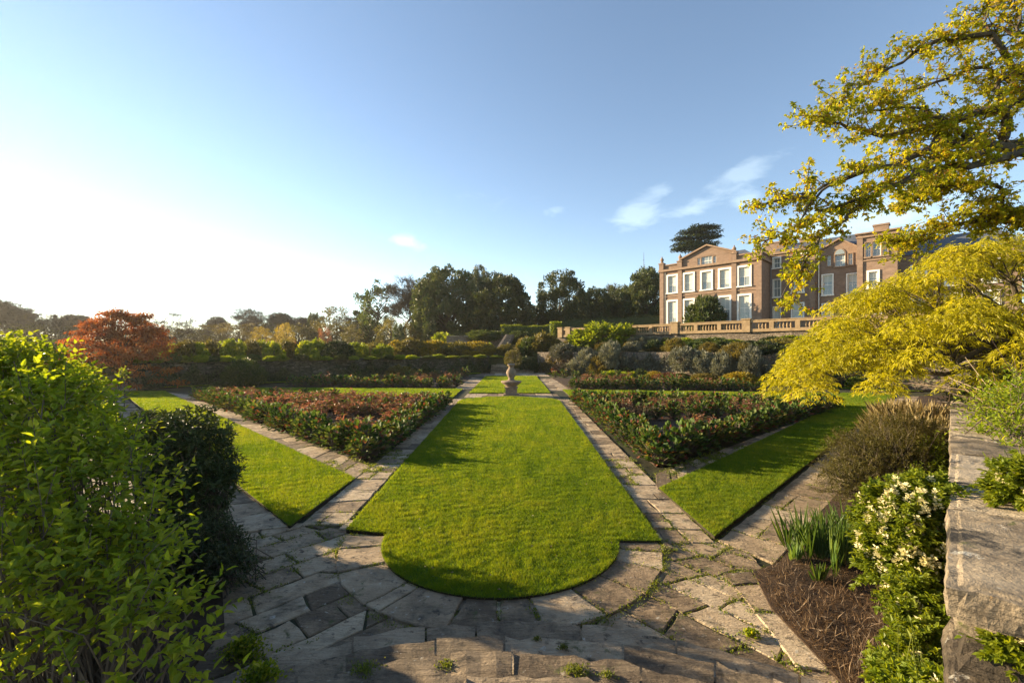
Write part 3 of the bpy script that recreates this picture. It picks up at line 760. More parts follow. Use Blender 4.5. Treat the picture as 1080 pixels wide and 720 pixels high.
# near right dry-stone wall, stone by stone
def near_wall():
    t = thing('dry_stone_wall', 'near weathered dry stone wall with thick flat coping slabs at the right edge', 'wall', (1.8,1.8,0))
    d = np.array([1,1.0])/math.sqrt(2); nrm = np.array([1,-1.0])/math.sqrt(2)
    ND = RNG.normal(0,1,(7,7)); ND[:,3] *= 3
    def block(mb, s0, s1, n0, n1, z0, z1, ragged=.02, seg=.12, cham=.012):
        ks = max(2, int((s1-s0)/seg)); kn = max(2, int((n1-n0)/seg)); kz = max(2, int((z1-z0)/.06))
        xs, ys, zs = np.linspace(s0,s1,ks+1), np.linspace(n0,n1,kn+1), np.linspace(z0,z1,kz+1)
        tt = RNG.random(); ph = RNG.uniform(0,6.28,6)
        def put(A, B, fn):
            a, b = np.meshgrid(A, B, indexing='ij'); s, n_, z = fn(a, b)
            # round the arrises and roughen
            es = np.minimum(s-s0, s1-s); en = np.minimum(n_-n0, n1-n_); ez = np.minimum(z-z0, z1-z)
            near = (es < .03).astype(int)+(en < .03)+(ez < .02)
            sh = np.where(near >= 2, cham, 0)
            cs, cn, cz = (s0+s1)/2, (n0+n1)/2, (z0+z1)/2
            s = s + np.sign(cs-s)*sh; n_ = n_ + np.sign(cn-n_)*sh; z = z + np.sign(cz-z)*sh*.7
            w = ragged*(np.sin(s*9+ph[0]+z*7)*.5+np.sin(n_*11+ph[1]+s*5)*.5+np.sin(z*31+ph[2]+s*3)*.5)
            n_ = n_ + np.where(en < .06, w, 0); s = s + np.where(es < .06, w, 0); z = z + np.where(ez < .03, w*.5, 0)
            if s0 < 4:
                dx = dy = dz = 0
                for q_ in range(7):
                    fr = 6*1.75**q_; am = .0065/1.45**q_; kv = ND[q_]
                    sn = np.sin(fr*(s*kv[0]+n_*kv[1]+z*kv[2]*1.8)+kv[3]+2*np.sin(fr*.6*(s*kv[2]-n_*kv[0]+z*kv[1])+ph[3]))
                    dx = dx+am*sn*kv[4]; dy = dy+am*sn*kv[5]; dz = dz+am*sn*kv[6]*.6
                s = s+dx; n_ = n_+dy; z = z+dz
            pts = np.stack([1.8+s*d[0]+n_*nrm[0], 1.8+s*d[1]+n_*nrm[1], z], -1).reshape(-1,3)
            nb = len(B); i = np.arange(len(A)-1)[:,None]*nb; j = np.arange(nb-1)[None,:]
            mb.add(pts, np.stack([i+j,i+j+1,i+nb+j+1,i+nb+j],-1).reshape(-1,4), tt)
        put(xs, ys, lambda a,b: (a,b,a*0+z1)); put(xs, ys, lambda a,b: (a,b,a*0+z0))
        put(xs, zs, lambda a,b: (a,a*0+n0,b)); put(xs, zs, lambda a,b: (a,a*0+n1,b))
        put(ys, zs, lambda a,b: (a*0+s0,a,b)); put(ys, zs, lambda a,b: (a*0+s1,a,b))
    mb = MB(); z = -.1; c = 0
    while z < 1.80:
        h = RNG.uniform(.07,.15); z1 = min(z+h, 1.838)
        if 1.838-z1 < .08: z1 = 1.838
        s = RNG.uniform(-.02,.10)
        while s < 41:
            l = RNG.uniform(.35, .95)*(1 if s < 14 else 3); nn = RNG.uniform(-.03,.03)
            block(mb, s+.008, s+l-.008, nn, .75, z+.010, z1-.010, .014, (.03 if s < 2.0 else .10) if s < 5 else (.35 if s < 14 else 2.0))
            s += l
        z = z1
    obj('masonry', mb, M['wallstone'], t)
    mb = MB(); s = -.13
    while s < 41:
        l = RNG.uniform(.7, 1.25)*(1 if s < 14 else 2)
        block(mb, s+.005, s+l-.005, -.03+RNG.normal(0,.012), .80, 1.85, 1.985+RNG.normal(0,.008), .004, (.028 if s < 3 else .08) if s < 5 else (.3 if s < 14 else 2.0), .012)
        s += l
    obj('coping', mb, M['wallstone'], t)
near_wall()

# ============================================================== BALUSTRADE
def balustrade():
    x0, y0 = KD(590,75); t = thing('stone_balustrade', 'long honey-coloured stone balustrade with piers in front of the mansion', 'balustrade', (x0,y0,5.0), None, R(-45), local=True)
    Ln = 44.0
    obj('plinth', MB().box((0,-.05,0),(Ln,.5,.32)), M['hamstone'], t, local=True)
    obj('top_rail', MB().box((0,-.04,1.02),(Ln,.46,1.24)).box((0,-.09,1.243),(Ln,.50,1.32)), M['hamstone'], t, local=True)
    big = [.2, 1.7, 18.3, 26.5, 36.0]; small = [4.2,6.9,9.6,12.2,15.1,20.9,23.6,29.0,31.4,33.8,38.5,41.2]
    for s in big: obj('pier', MB().box((s-.42,-.16,-.02),(s+.42,.62,1.36)).box((s-.5,-.24,1.363),(s+.5,.70,1.50)), M['hamstone'], t, local=True)
    for s in small: obj('pier', MB().box((s-.22,-.065,.30),(s+.22,.48,1.03)), M['hamstone'], t, local=True)
    prof = [(.10,.30),(.10,.36),(.06,.38),(.11,.52),(.12,.60),(.07,.80),(.055,.92),(.09,.95),(.09,1.03)]
    me = MB().lathe(prof, 8).mesh('baluster', M['hamstone'], True)
    s = .95; cnt = 0
    while s < Ln and cnt < 98:
        if all(abs(s-b) > .62 for b in big) and all(abs(s-b) > .40 for b in small):
            o = bpy.data.objects.new('baluster', me); COL.objects.link(o); o.parent = t; o.location = (s,.21,0); cnt += 1
        s += .335
balustrade()

# =================================================================== HOUSE
def house():
    bx, by = KD(697, 90); Z0 = 4.98
    H = thing('stone_mansion', 'large pinkish-brown country mansion with white-framed sash windows and slate roofs', 'mansion', (bx,by,Z0), None, R(-45), local=True)
    def part(name, mb, mat, par=H): return obj(name, mb, mat, par, local=True)
    def front(mb, s0, s1, h0, h1, y, holes, dep=.22, top=None):
        xs = sorted({s0,s1,*[h[0] for h in holes],*[h[1] for h in holes]}); zs = sorted({h0,h1,*[h[2] for h in holes],*[h[3] for h in holes]})
        for a,b in zip(xs[:-1],xs[1:]):
            for c,d in zip(zs[:-1],zs[1:]):
                mx,mz = (a+b)/2,(c+d)/2
                if any(h[0]<mx<h[1] and h[2]<mz<h[3] for h in holes): continue
                mb.add([(a,y,c),(b,y,c),(b,y,d),(a,y,d)], [(0,1,2,3)])
        for a,b,c,d in holes:
            mb.add([(a,y,c),(b,y,c),(b,y,d),(a,y,d),(a,y+dep,c),(b,y+dep,c),(b,y+dep,d),(a,y+dep,d)], [(0,1,5,4),(1,2,6,5),(2,3,7,6),(3,0,4,7)])
    def window(a,b,c,d,y,sur=.24,bl=None,bars=1,dep=.22,trim='white',open_=False):
        f = MB()
        if sur:
            p=.10; w=sur
            f.box((a-w,y-p,c),(a-.002,y-.003,d+w)); f.box((b+.002,y-p,c),(b+w,y-.003,d+w)); f.box((a,y-p,d+.002),(b,y-.003,d+w)); f.box((a-w-.06,y-p-.08,c-.16),(b+w+.06,y-.003,c-.003))
        else: f.box((a-.05,y-.08,c-.12),(b+.05,y-.003,c-.003))
        w = part('window', f, M[trim])
        sh = MB(); e=.075; ys=y+dep-.09
        sh.box((a+.002,ys,c+.002),(a+e,ys+.07,d-.002)); sh.box((b-e,ys,c+.002),(b-.002,ys+.07,d-.002)); sh.box((a+e,ys,d-e),(b-e,ys+.07,d-.002)); sh.box((a+e,ys,c+.002),(b-e,ys+.07,c+e))
        m=(c+d)/2; sh.box((a+e,ys+.01,m-.035),(b-e,ys+.065,m+.035))
        for k in range(bars):
            q=a+(b-a)*(k+1)/(bars+1); sh.box((q-.018,ys+.02,c+e),(q+.018,ys+.06,m-.035)); sh.box((q-.018,ys+.02,m+.035),(q+.018,ys+.06,d-e))
        part('sash', sh, M['white'], w)
        part('pane', MB().box((a+.003,y+dep-.03,c+.003),(b-.003,y+dep+.01,d-.003)), M['glass'] if not open_ else M['dark'], w)
        if bl: part('blind', MB().box((a+e,y+dep-.050,d-(d-c)*bl),(b-e,y+dep-.034,d-e)), M['cream'], w)
    # --- main front block with pediment
    up = [(1.17,2.46),(3.69,4.96),(6.2,7.5),(8.66,9.94),(11.13,12.46)]
    holes = [(a,b,6.62,9.12) for a,b in up]+[(a,b,2.02,5.32) for a,b in up]
    g = (6.1,7.6,9.98,11.35); sl = [(5.55,5.95,9.98,11.2),(7.75,8.15,9.98,11.2)]
    w = MB(); front(w, 0,13.8,-.4,9.85,0,holes); front(w, 3.3,10.6,9.85,11.3,0,[g]+sl)
    w.add([(3.3,0,11.3),(10.6,0,11.3),(6.95,0,12.72)],[(0,1,2)])
    w.add([(0,0,9.85),(3.3,0,9.85),(3.3,0,10.75),(0,0,10.75),(10.6,0,9.85),(13.8,0,9.85),(13.8,0,10.75),(10.6,0,10.75)],[(0,1,2,3),(4,5,6,7)])
    w.box((0,.4,9.6),(3.3,.42,10.75)); w.box((10.6,.4,9.6),(13.8,.42,10.75))
    w.add([(0,0,-.4),(0,12,-.4),(0,12,9.85),(0,0,9.85),(13.8,0,-.4),(13.8,4.2,-.4),(13.8,4.2,9.85),(13.8,0,9.85),(0,12,-.4),(13.8,12,-.4),(13.8,12,9.85),(0,12,9.85)],[(3,2,1,0),(4,5,6,7),(8,9,10,11)])
    w.add([(0,0,10.752),(0,12,10.752),(0,12,9.85),(0,0,9.85),(13.8,0,10.752),(13.8,4.2,10.752),(13.8,4.2,9.85),(13.8,0,9.85)],[(0,1,2,3),(4,5,6,7)])
    part('wall', w, M['brickstone'])
    for k,(a,b) in enumerate(up):
        window(a,b,6.62,9.12,0,bl=[.6,.9,.6,.8,.5][k]); window(a,b,2.02,5.32,0,bl=[.75,.6,.6,.55,.7][k])
    window(*g,0,sur=.0,bars=2,trim='housetrim'); [window(*q,0,sur=.0,bars=0,trim='housetrim') for q in sl]
    for s0,s1 in ((-.12,.5),(2.72,3.34),(10.22,10.84),(13.3,13.92)):
        part('pilaster', MB().box((s0,-.16,-.4),(s1,-.004,9.86)).box((s0-.04,-.30,10.20),(s1+.04,.3,11.05)).box((s0-.12,-.38,11.055),(s1+.12,.38,11.2)), M['brickstone'])
    tr = MB().box((-.25,-.34,9.86),(14.05,-.006,10.18)).box((-.14,-.18,10.75),(2.66,.5,10.92)).box((10.9,-.18,10.75),(13.94,.5,10.92)).box((-.08,-.09,6.0),(13.88,-.005,6.12))
    tr.box((13.806,-.3,9.86),(14.1,4.1,10.18)); tr.box((13.78,.5,10.75),(13.98,4.1,10.92))
    part('cornice', tr, M['housetrim'])
    pd = MB()
    for a,b in (((3.0,11.22),(6.95,12.76)),((10.9,11.22),(6.95,12.76))):
        (x0,z0),(x1,z1)=a,b; up_=.22
        pd.add([(x0,-.34,z0),(x1,-.34,z1),(x1,-.34,z1+up_),(x0,-.34,z0+up_),(x0,.6,z0),(x1,.6,z1),(x1,.6,z1+up_),(x0,.6,z0+up_)],[(0,1,2,3),(4,7,6,5),(3,2,6,7),(0,4,5,1),(0,3,7,4)])
    part('pediment', pd, M['housetrim'])
    for s in (.19, 3.03, 10.53, 13.6):
        part('finial', MB().lathe([(.30,11.2),(.30,11.32),(.14,11.38),(.24,11.6),(.28,11.75),(.2,11.95),(.07,12.05),(.1,12.15),(.0,12.3)],10,(s,0,0)), M['housetrim'])
    rf = MB().add([(.3,.6,10.1),(13.5,.6,10.1),(13.5,11.6,10.1),(.3,11.6,10.1),(3.8,6,12.75),(10,6,12.75)],[(0,1,5,4),(1,2,5),(2,3,4,5),(3,0,4)])
    rf.add([(3.4,.3,11.2),(6.95,.3,12.7),(6.95,6,12.7),(3.4,6,11.2),(10.5,.3,11.2),(10.5,6,11.2)],[(0,1,2,3),(1,4,5,2)])
    roof = part('roof', rf, M['slate'])
    def chim(a,b,c,d,z0,z1):
        m = MB().box((a,c,z0),(b,d,z1)).box((a-.1,c-.1,z1+.003),(b+.1,d+.1,z1+.2))
        ch = part('chimney', m, M['brickstone'], roof)
        k = int((b-a)/.55)
        return ch
    chim(12.0,14.6,7.5,8.6,10,13.3); chim(2.2,3.8,8.4,9.5,10,13.3); chim(16.2,18.3,9,10.2,10,13.6); chim(24.7,26.1,5.2,6.2,10,13.0)
    # --- recessed wing, B then C, tower D, long range E
    hb = [(14.2,15.05,5.25,7.6),(14.2,15.05,1.2,3.9),(16.45,17.65,5.65,7.9),(16.45,17.65,2.3,4.15),(17.1,18.0,9.2,10.6),(14.25,15.0,9.2,10.5)]
    w = MB(); front(w,13.8,19.1,-.4,11.3,4.1,hb); w.add([(19.1,4.1,-.4),(19.1,5,-.4),(19.1,5,11.3),(19.1,4.1,11.3),(13.8,4.1,11.3),(19.1,4.1,11.3),(19.1,5.0,11.3),(13.8,5.0,11.3)],[(0,1,2,3),(4,5,6,7)])
    part('wall', w, M['brickstone'])
    for k,q in enumerate(hb): window(*q,4.1,sur=.16 if k>1 else .08,bl=[.0,.8,.5,.85,.0,.0][k] or None)
    part('pilaster', MB().box((18.3,3.9,-.4),(18.98,4.096,11.0)), M['brickstone'])
    part('cornice', MB().box((13.9,3.86,11.0),(19.2,4.094,11.25)).box((13.82,3.95,11.303),(19.2,4.9,11.42)), M['housetrim'])
    part('drainpipe', MB().tube([(14.0,3.7,0),(14.0,3.7,9.6)],.07,6), M['lead']); part('drainpipe', MB().tube([(19.3,4.45,0),(19.3,4.45,11.0)],.06,6), M['white']); part('drainpipe', MB().tube([(.75,-.08,0),(.75,-.08,9.8)],.05,6), M['lead'])
    hc = [(19.7,20.7,5.1,7.6),(22.25,23.2,5.0,7.4),(19.7,20.7,2.3,3.9),(22.25,23.2,2.2,3.8),(20.15,20.55,8.75,10.1),(22.3,22.75,8.6,10.0),(20.95,22.0,8.55,10.0)]
    w = MB(); front(w,19.1,23.45,-.4,10.6,4.7,hc); w.add([(19.1,4.7,10.6),(23.45,4.7,10.6),(21.4,4.7,11.8)],[(0,1,2)]); part('wall', w, M['brickstone'])
    for k,q in enumerate(hc): window(*q,4.7,sur=.14 if k<4 else .07,bl=[.35,.4,.5,.5,None,None,None][k], trim='white' if k<4 else 'housetrim')
    a = np.linspace(0,math.pi,13); aw=part('window', MB().add(np.c_[21.475+.60*np.cos(a),np.full(13,4.62),10.03+.74*np.sin(a)],[tuple(range(13))]), M['housetrim'])
    part('pane', MB().add(np.c_[21.475+.50*np.cos(a),np.full(13,4.60),10.03+.64*np.sin(a)],[tuple(range(13))]), M['glass'], aw)
    pd = MB()
    for (x0,z0),(x1,z1) in (((18.95,10.55),(21.4,11.9)),((23.5,10.45),(21.4,11.9))):
        pd.add([(x0,4.4,z0),(x1,4.4,z1),(x1,4.4,z1+.2),(x0,4.4,z0+.2),(x0,6,z0),(x1,6,z1),(x1,6,z1+.2),(x0,6,z0+.2)],[(0,1,2,3),(4,7,6,5),(3,2,6,7),(0,4,5,1),(0,3,7,4)])
    part('pediment', pd, M['housetrim'])
    hd = [(24.2,24.7,9.0,10.7),(24.85,25.6,9.0,10.7),(25.75,26.2,9.0,10.7),(24.5,25.3,5.3,7.2),(24.4,25.5,2.2,3.9)]
    w = MB(); front(w,23.45,27.05,-.4,11.75,2.9,hd); w.add([(23.45,2.9,-.4),(23.45,8,-.4),(23.45,8,11.75),(23.45,2.9,11.75),(27.05,2.9,-.4),(27.05,8,-.4),(27.05,8,11.75),(27.05,2.9,11.75),(23.45,8,-.4),(27.05,8,-.4),(27.05,8,11.75),(23.45,8,11.75)],[(3,2,1,0),(4,5,6,7),(8,9,10,11),(3,7,6,2)])
    part('wall', w, M['brickstone'])
    for k,q in enumerate(hd): window(*q,2.9,sur=.1 if k<3 else .2,bl=[None,None,None,.4,.5][k],trim='housetrim' if k<3 else 'white',open_=False)
    part('cornice', MB().box((23.3,2.68,11.30),(27.2,2.894,11.5)).box((23.2,2.6,11.753),(27.3,8.1,11.9)).box((23.4,2.78,8.5),(27.1,2.893,8.65)), M['housetrim'])
    part('pilaster', MB().box((23.4,2.76,-.4),(23.95,2.892,11.3)), M['brickstone'])
    he = [(28.2,29.3,5.2,7.6),(31,32.1,5.2,7.6),(33.8,34.9,5.2,7.6),(28.2,29.3,2.2,4.2),(31,32.1,2.2,4.2),(33.8,34.9,2.2,4.2)]
    w = MB(); front(w,27.05,36.5,-.4,9.0,4.9,he); w.add([(36.5,4.9,-.4),(36.5,12,-.4),(36.5,12,9.0),(36.5,4.9,9.0)],[(0,1,2,3)]); part('wall', w, M['brickstone'])
    for q in he: window(*q,4.9,sur=.18,bl=.4)
    part('roof', MB().add([(13.8,5.2,11.2),(27.05,5.2,11.2),(27.05,13,11.2),(13.8,13,11.2),(13.8,9,13.2),(27.05,9,13.2)],[(0,1,5,4),(2,3,4,5),(1,2,5),(3,0,4)]), M['slate'])
    part('roof', MB().add([(27.05,4.6,8.95),(36.9,4.6,8.95),(36.9,13,8.95),(27.05,13,8.95),(27.05,8.6,11.4),(35,8.6,11.4)],[(0,1,5,4),(2,3,4,5),(1,2,5)]), M['slate'])
house()

# ================================================== sundial, stairs, topiary
SD = thing('stone_sundial', 'carved stone sundial pedestal standing at the head of the central lawn', 'sundial', (-.05,28.7,.03))
def lt(name, prof, n=12, rot=0): obj(name, MB().lathe(prof, n, (-.05,28.7,.03)), M['sundial'], SD, smooth=n > 8)
obj('base', MB().box((-.55,28.2,.02),(.45,29.2,.12)).box((-.42,28.33,.123),(.32,29.07,.50)).box((-.48,28.27,.503),(.38,29.13,.56)), M['sundial'], SD)
lt('bowl', [(.34,.53),(.36,.60),(.62,.80),(.68,.86),(.66,.92),(.5,.90),(.30,.96)])
lt('pedestal', [(.30,.95),(.20,1.02),(.17,1.12),(.25,1.22),(.33,1.42),(.31,1.56),(.18,1.76),(.15,1.86),(.24,1.92),(.26,1.98),(.0,1.99)])
obj('dial', MB().box((-.27,28.48,2.022),(.17,28.92,2.06)).add([(-.06,28.5,2.06),(-.04,28.5,2.06),(-.04,28.86,2.06),(-.06,28.86,2.06),(-.05,28.86,2.24)],[(0,1,4),(1,2,4),(2,3,4),(3,0,4)]), M['lead'], SD)

def stair(name, label, p0, dirv, width, n, rise, tread, z0, mat, curve=0):
    t = thing(name, label, 'steps', (p0[0],p0[1],z0)); d = unit(np.array(dirv,float)); s = np.array([d[1],-d[0]])
    for i in range(n):
        mb = MB(); a = np.array(p0)+d*tread*i; b = a+d*(tread+.3)
        q = [a-s*width/2, a-s*width/4-d*curve, a-d*curve*1.3, a+s*width/4-d*curve, a+s*width/2, b+s*width/2, b-s*width/2]
        mb.prism(ccw(q), z0+rise*i-.25, z0+rise*(i+1), RNG.random()); obj('step', mb, mat, t)
    return t
stair('stone_steps', 'shaded stone steps in the far left corner beside the copper-red maple', (-28.6,31.3), (-.95,.3), 3.6, 7, .17, .42, 0, M['paving'], .5)
stair('stone_steps', 'broad dark steps at the far corner behind the sundial', (0,57.2), (0,1), 5.6, 8, .15, .4, 0, M['paving'], .8)
_p = PD(527,377,62); _q = PD(541,352,70)
st = stair('stone_stair', 'steep narrow stone stair climbing to the upper terrace behind the clipped ball', _p[:2], (_q-_p)[:2], 1.0, 12, .27, .55, 2.2, M['rubble_fine'])
dd = unit((_q-_p)[:2]); ss = np.array([dd[1],-dd[0]])
for sg in (-1,):
    a = _p[:2]+ss*sg*.55; b = a+dd*7.0; c = b+ss*sg*.35; e = a+ss*sg*.35
    obj('side_wall', MB().add([(*a,2),(*b,2),(*c,2),(*e,2),(*a,2.7),(*b,5.5),(*c,5.5),(*e,2.7)],[(0,1,5,4),(1,2,6,5),(2,3,7,6),(3,0,4,7),(4,5,6,7)]), M['rubble_fine'], st)

# ============================================================== VEGETATION
def place(root, x, y, z, rz=None, sc=1.0, label=None, group=None):
    c = copy_tree(root); c.location = (float(x), float(y), float(z)); c.rotation_euler = (0,0, RNG.uniform(0,6.28) if rz is None else rz)
    c.scale = (sc,)*3 if np.isscalar(sc) else tuple(sc)
    if label: c['label'] = label
    if group: c['group'] = group
    return c
def drop(root):
    for ch in list(root.children): drop(ch)
    bpy.data.objects.remove(root)

# --------------------------------------------- bergenia and peony in the beds
def bergenia(seed):
    rng = np.random.default_rng(seed); mb = MB(); n = 104
    az = rng.uniform(0, 6.28, n); el = rng.uniform(.05, 1.25, n)
    d = np.c_[np.cos(az)*np.cos(el), np.sin(az)*np.cos(el), np.sin(el)]
    r0 = rng.uniform(.10, .26, n); p = d*r0[:,None]*np.array([1.05,1.05,1.75]); p[:,2] += .03
    ld = unit(np.c_[d[:,:2], d[:,2]*.9 + rng.normal(0,.3,n)]); u = unit(np.array([0,0,1.]) - ld*.4 + rv(rng, n)*.4)
    L_ = rng.uniform(.065, .125, n); W = L_*rng.uniform(.75,.95,n)
    red = rng.random(n) < .13; t = np.where(red, rng.uniform(.78,1,n), rng.uniform(0,.72,n))
    # rounded leaf: 9 vertex fan
    s = unit(np.cross(ld, u)); nn = np.cross(s, ld)
    pr = [(0,0,0),(.18,.34,.10),(.5,.5,.12),(.82,.36,.05),(1,0,-.10),(.82,-.36,.05),(.5,-.5,.12),(.18,-.34,.10),(.52,0,.0)]
    v = np.stack([p + ld*(a*L_)[:,None] + s*(b*W)[:,None] + nn*((c+.1*math.sin(i*2.1))*L_)[:,None] for i,(a,b,c) in enumerate(pr)], 1).reshape(-1,3)
    k = np.arange(n)[:,None]*9
    for i in range(8): mb.add(np.zeros((0,3)), np.zeros((0,3),int)) if False else None
    f = np.concatenate([k + np.array([[8, i, (i+1) % 8]]) for i in range(8)])
    mb.add(v, f, np.tile(t, 8))
    st = MB()
    for i in range(0, n, 2): st.tube([[0,0,.0], p[i]*.6+np.array([0,0,.02]), p[i]], [.012,.009,.007], 4, .3)
    return mb, st
def peony(seed):
    rng = np.random.default_rng(seed); mb = MB(); st = MB()
    for k in range(13):
        a = rng.uniform(0,6.28); r = rng.uniform(.02,.20); h = rng.uniform(.28,.52); lean = rng.uniform(.05,.22)
        q = np.array([[r*math.cos(a), r*math.sin(a), 0],[(r+lean*.4)*math.cos(a),(r+lean*.4)*math.sin(a),h*.55],[(r+lean)*math.cos(a),(r+lean)*math.sin(a),h]])
        st.tube(q, [.008,.007,.005], 4, rng.uniform(.2,.6))
        m = 15; f = rng.uniform(.35,1.02,m); p = q[0]+(q[2]-q[0])*f[:,None]
        d = rv(rng,m); d[:,2] = np.abs(d[:,2])*.7; leaves(mb, p, d, rv(rng,m)*.5+np.array([0,0,1]), rng.uniform(.07,.15,m), rng.uniform(.03,.055,m), rng.random(m), droop=.25)
    return mb, st
def plant_protos(name, fn, mat, smat, cat, k, seed):
    out = []
    for i in range(k):
        mb, st = fn(seed+i); r = thing(name, 'x', cat, (0,0,0)); r['_base'] = [0,0,0]
        obj('foliage', mb, mat, r); obj('stem', st, smat, r); out.append(r)
    return out
BERG = plant_protos('bergenia_clump', bergenia, M['leaf_berg'], M['twig'], 'bedding plant', 5, 100)
PEON = plant_protos('peony_clump', peony, M['leaf_peony'], M['dead'], 'bedding plant', 4, 200)

def row(protos, a, b, step, depth, label, group, sc=(.8,1.15), rows=1, zj=0):
    sc = (sc[0]*1.4, sc[1]*1.4)
    a, b = np.array(a,float), np.array(b,float); ln = np.linalg.norm(b-a); d = (b-a)/ln; nrm = np.array([-d[1], d[0]])
    for r in range(rows):
        s = RNG.uniform(0, step)
        while s < ln:
            p = a + d*(s+RNG.normal(0,step*.15)) + nrm*(depth*(r+.5)/rows*1.0 + RNG.normal(0,.06))
            q = RNG.uniform(*sc); place(protos[RNG.integers(len(protos))], p[0], p[1], .05, None, (q,q,q*RNG.uniform(.85,1.2)), label, group)
            s += step*(1+.012*p[1])
def rows_bed(poly_side, which, inward, labels):
    pass
# left bed (inward is to the left of the walking direction)
row(BERG, (-19.0,26.6), (-3.75,11.45), .46, -.0, 'bergenia clump with green and reddish leaves edging the left bed beside its diagonal path', 'bergenia edging the near diagonal of the left bed', rows=1)
row(BERG, (-18.2,26.3), (-3.9,12.1), .55, .0, 'bergenia clump with green and reddish leaves edging the left bed beside its diagonal path', 'bergenia edging the near diagonal of the left bed', rows=1)
row(BERG, (-3.72,11.6), (-3.55,23.8), .46, .0, 'bergenia clump edging the left bed beside the central lawn', 'bergenia edging the left bed along the central lawn')
row(BERG, (-4.15,12.2), (-4.0,23.8), .6, .0, 'bergenia clump edging the left bed beside the central lawn', 'bergenia edging the left bed along the central lawn')
row(BERG, (-4,23.6), (-18.6,26.5), .8, .3, 'bergenia clump in the back edge of the left bed', 'bergenia along the back of the left bed')
# right bed
row(BERG, (3.55,10.95), (16.6,22.6), .46, .0, 'bergenia clump with large green leaves edging the right bed beside its diagonal path', 'bergenia edging the near diagonal of the right bed')
row(BERG, (3.7,11.5), (16.0,22.6), .55, .0, 'bergenia clump with large green leaves edging the right bed beside its diagonal path', 'bergenia edging the near diagonal of the right bed')
row(BERG, (3.62,11.2), (3.62,24.2), .46, .0, 'bergenia clump edging the right bed beside the central lawn', 'bergenia edging the right bed along the central lawn')
row(BERG, (4.0,11.7), (4.0,24.0), .6, .0, 'bergenia clump edging the right bed beside the central lawn', 'bergenia edging the right bed along the central lawn')
row(BERG, (4.0,24.1), (16.4,22.7), .62, .0, 'bergenia clump in the back edge of the right bed', 'bergenia along the back of the right bed')
row(BERG, (5.2,18.2), (12.6,19.6), .55, .0, 'bergenia clump in the green row across the middle of the right bed', 'bergenia across the middle of the right bed')
row(BERG, (4.4,21.2), (14.6,21.6), .60, .0, 'bergenia clump in the second green row of the right bed', 'bergenia in the second row of the right bed')
row(BERG, (4.4,22.8), (16.0,22.3), .66, .0, 'bergenia clump in the third green row of the right bed', 'bergenia in the third row of the right bed')
row(BERG, (-4.6,19.6), (-13.6,22.4), .60, .0, 'bergenia clump in the green row across the middle of the left bed', 'bergenia across the middle of the left bed')
# far beds
row(BERG, (-18.5,36.0), (-4.5,34.3), .52, .0, 'bergenia clump in the bed beyond the left lawn strip', 'bergenia in the far left bed', sc=(.95,1.3))
row(BERG, (-17.5,36.9), (-4.6,35.4), .75, .0, 'bergenia clump in the bed beyond the left lawn strip', 'bergenia in the far left bed', sc=(1.0,1.4))
row(BERG, (-17.5,37.4), (-4.6,48), 1.1, .0, 'bergenia clump in the bed beyond the left lawn strip', 'bergenia in the far left bed', sc=(1.0,1.4))
row(BERG, (4.6,33.0), (18.2,31.0), .52, .0, 'bergenia clump in the bed beyond the right lawn strip', 'bergenia in the far right bed', sc=(.95,1.3))
row(BERG, (4.6,34.4), (17.2,32.2), .75, .0, 'bergenia clump in the bed beyond the right lawn strip', 'bergenia in the far right bed', sc=(1.0,1.4))
row(BERG, (17.5,32.5), (4.4,47.6), 1.1, .0, 'bergenia clump in the bed beyond the right lawn strip', 'bergenia in the far right bed', sc=(1.0,1.4))
def scatter(protos, poly, n, label, group, sc=(.8,1.2), mind=.45, keep=None):
    sc = (sc[0]*1.3, sc[1]*1.3)
    a = np.array(poly); pts = []
    tries = 0
    while len(pts) < n and tries < 9000:
        tries += 1; p = np.array([RNG.uniform(a[:,0].min(), a[:,0].max()), RNG.uniform(a[:,1].min(), a[:,1].max())])
        if in_poly(p[None], poly)[0] and all(np.linalg.norm(p-q) > mind for q in pts) and (keep is None or keep(p)): pts.append(p)
    for p in pts:
        q = RNG.uniform(*sc); place(protos[RNG.integers(len(protos))], p[0], p[1], .05, None, q, label, group)
scatter(PEON, [(-4.4,13.2),(-4.2,23.4),(-17.6,25.8)], 86, 'red-leaved peony clump among the reddish planting inside the left bed', 'red peonies inside the left bed', (.85,1.3), .45,
        lambda p: not (-7.4 < p[0] < -4.6 and 14.6 < p[1] < 18.2))
scatter(PEON, [(4.3,12.4),(15.2,22.4),(4.3,23.8)], 20, 'red-leaved peony clump inside the right bed', 'red peonies inside the right bed', (.75,1.15), .6,
        lambda p: p[1] > 19.8 or p[0]-p[1] > -8.6)
scatter(PEON, [(-5,35),(-5,46),(-17,36.5)], 14, 'red-leaved peony clump in the bed beyond the left lawn strip', 'red peonies in the far left bed', (1,1.5), .8)
scatter(PEON, [(5,33.6),(16.5,32),(5,46)], 14, 'red-leaved peony clump in the bed beyond the right lawn strip', 'red peonies in the far right bed', (1,1.5), .8)
for r_ in BERG + PEON: drop(r_)

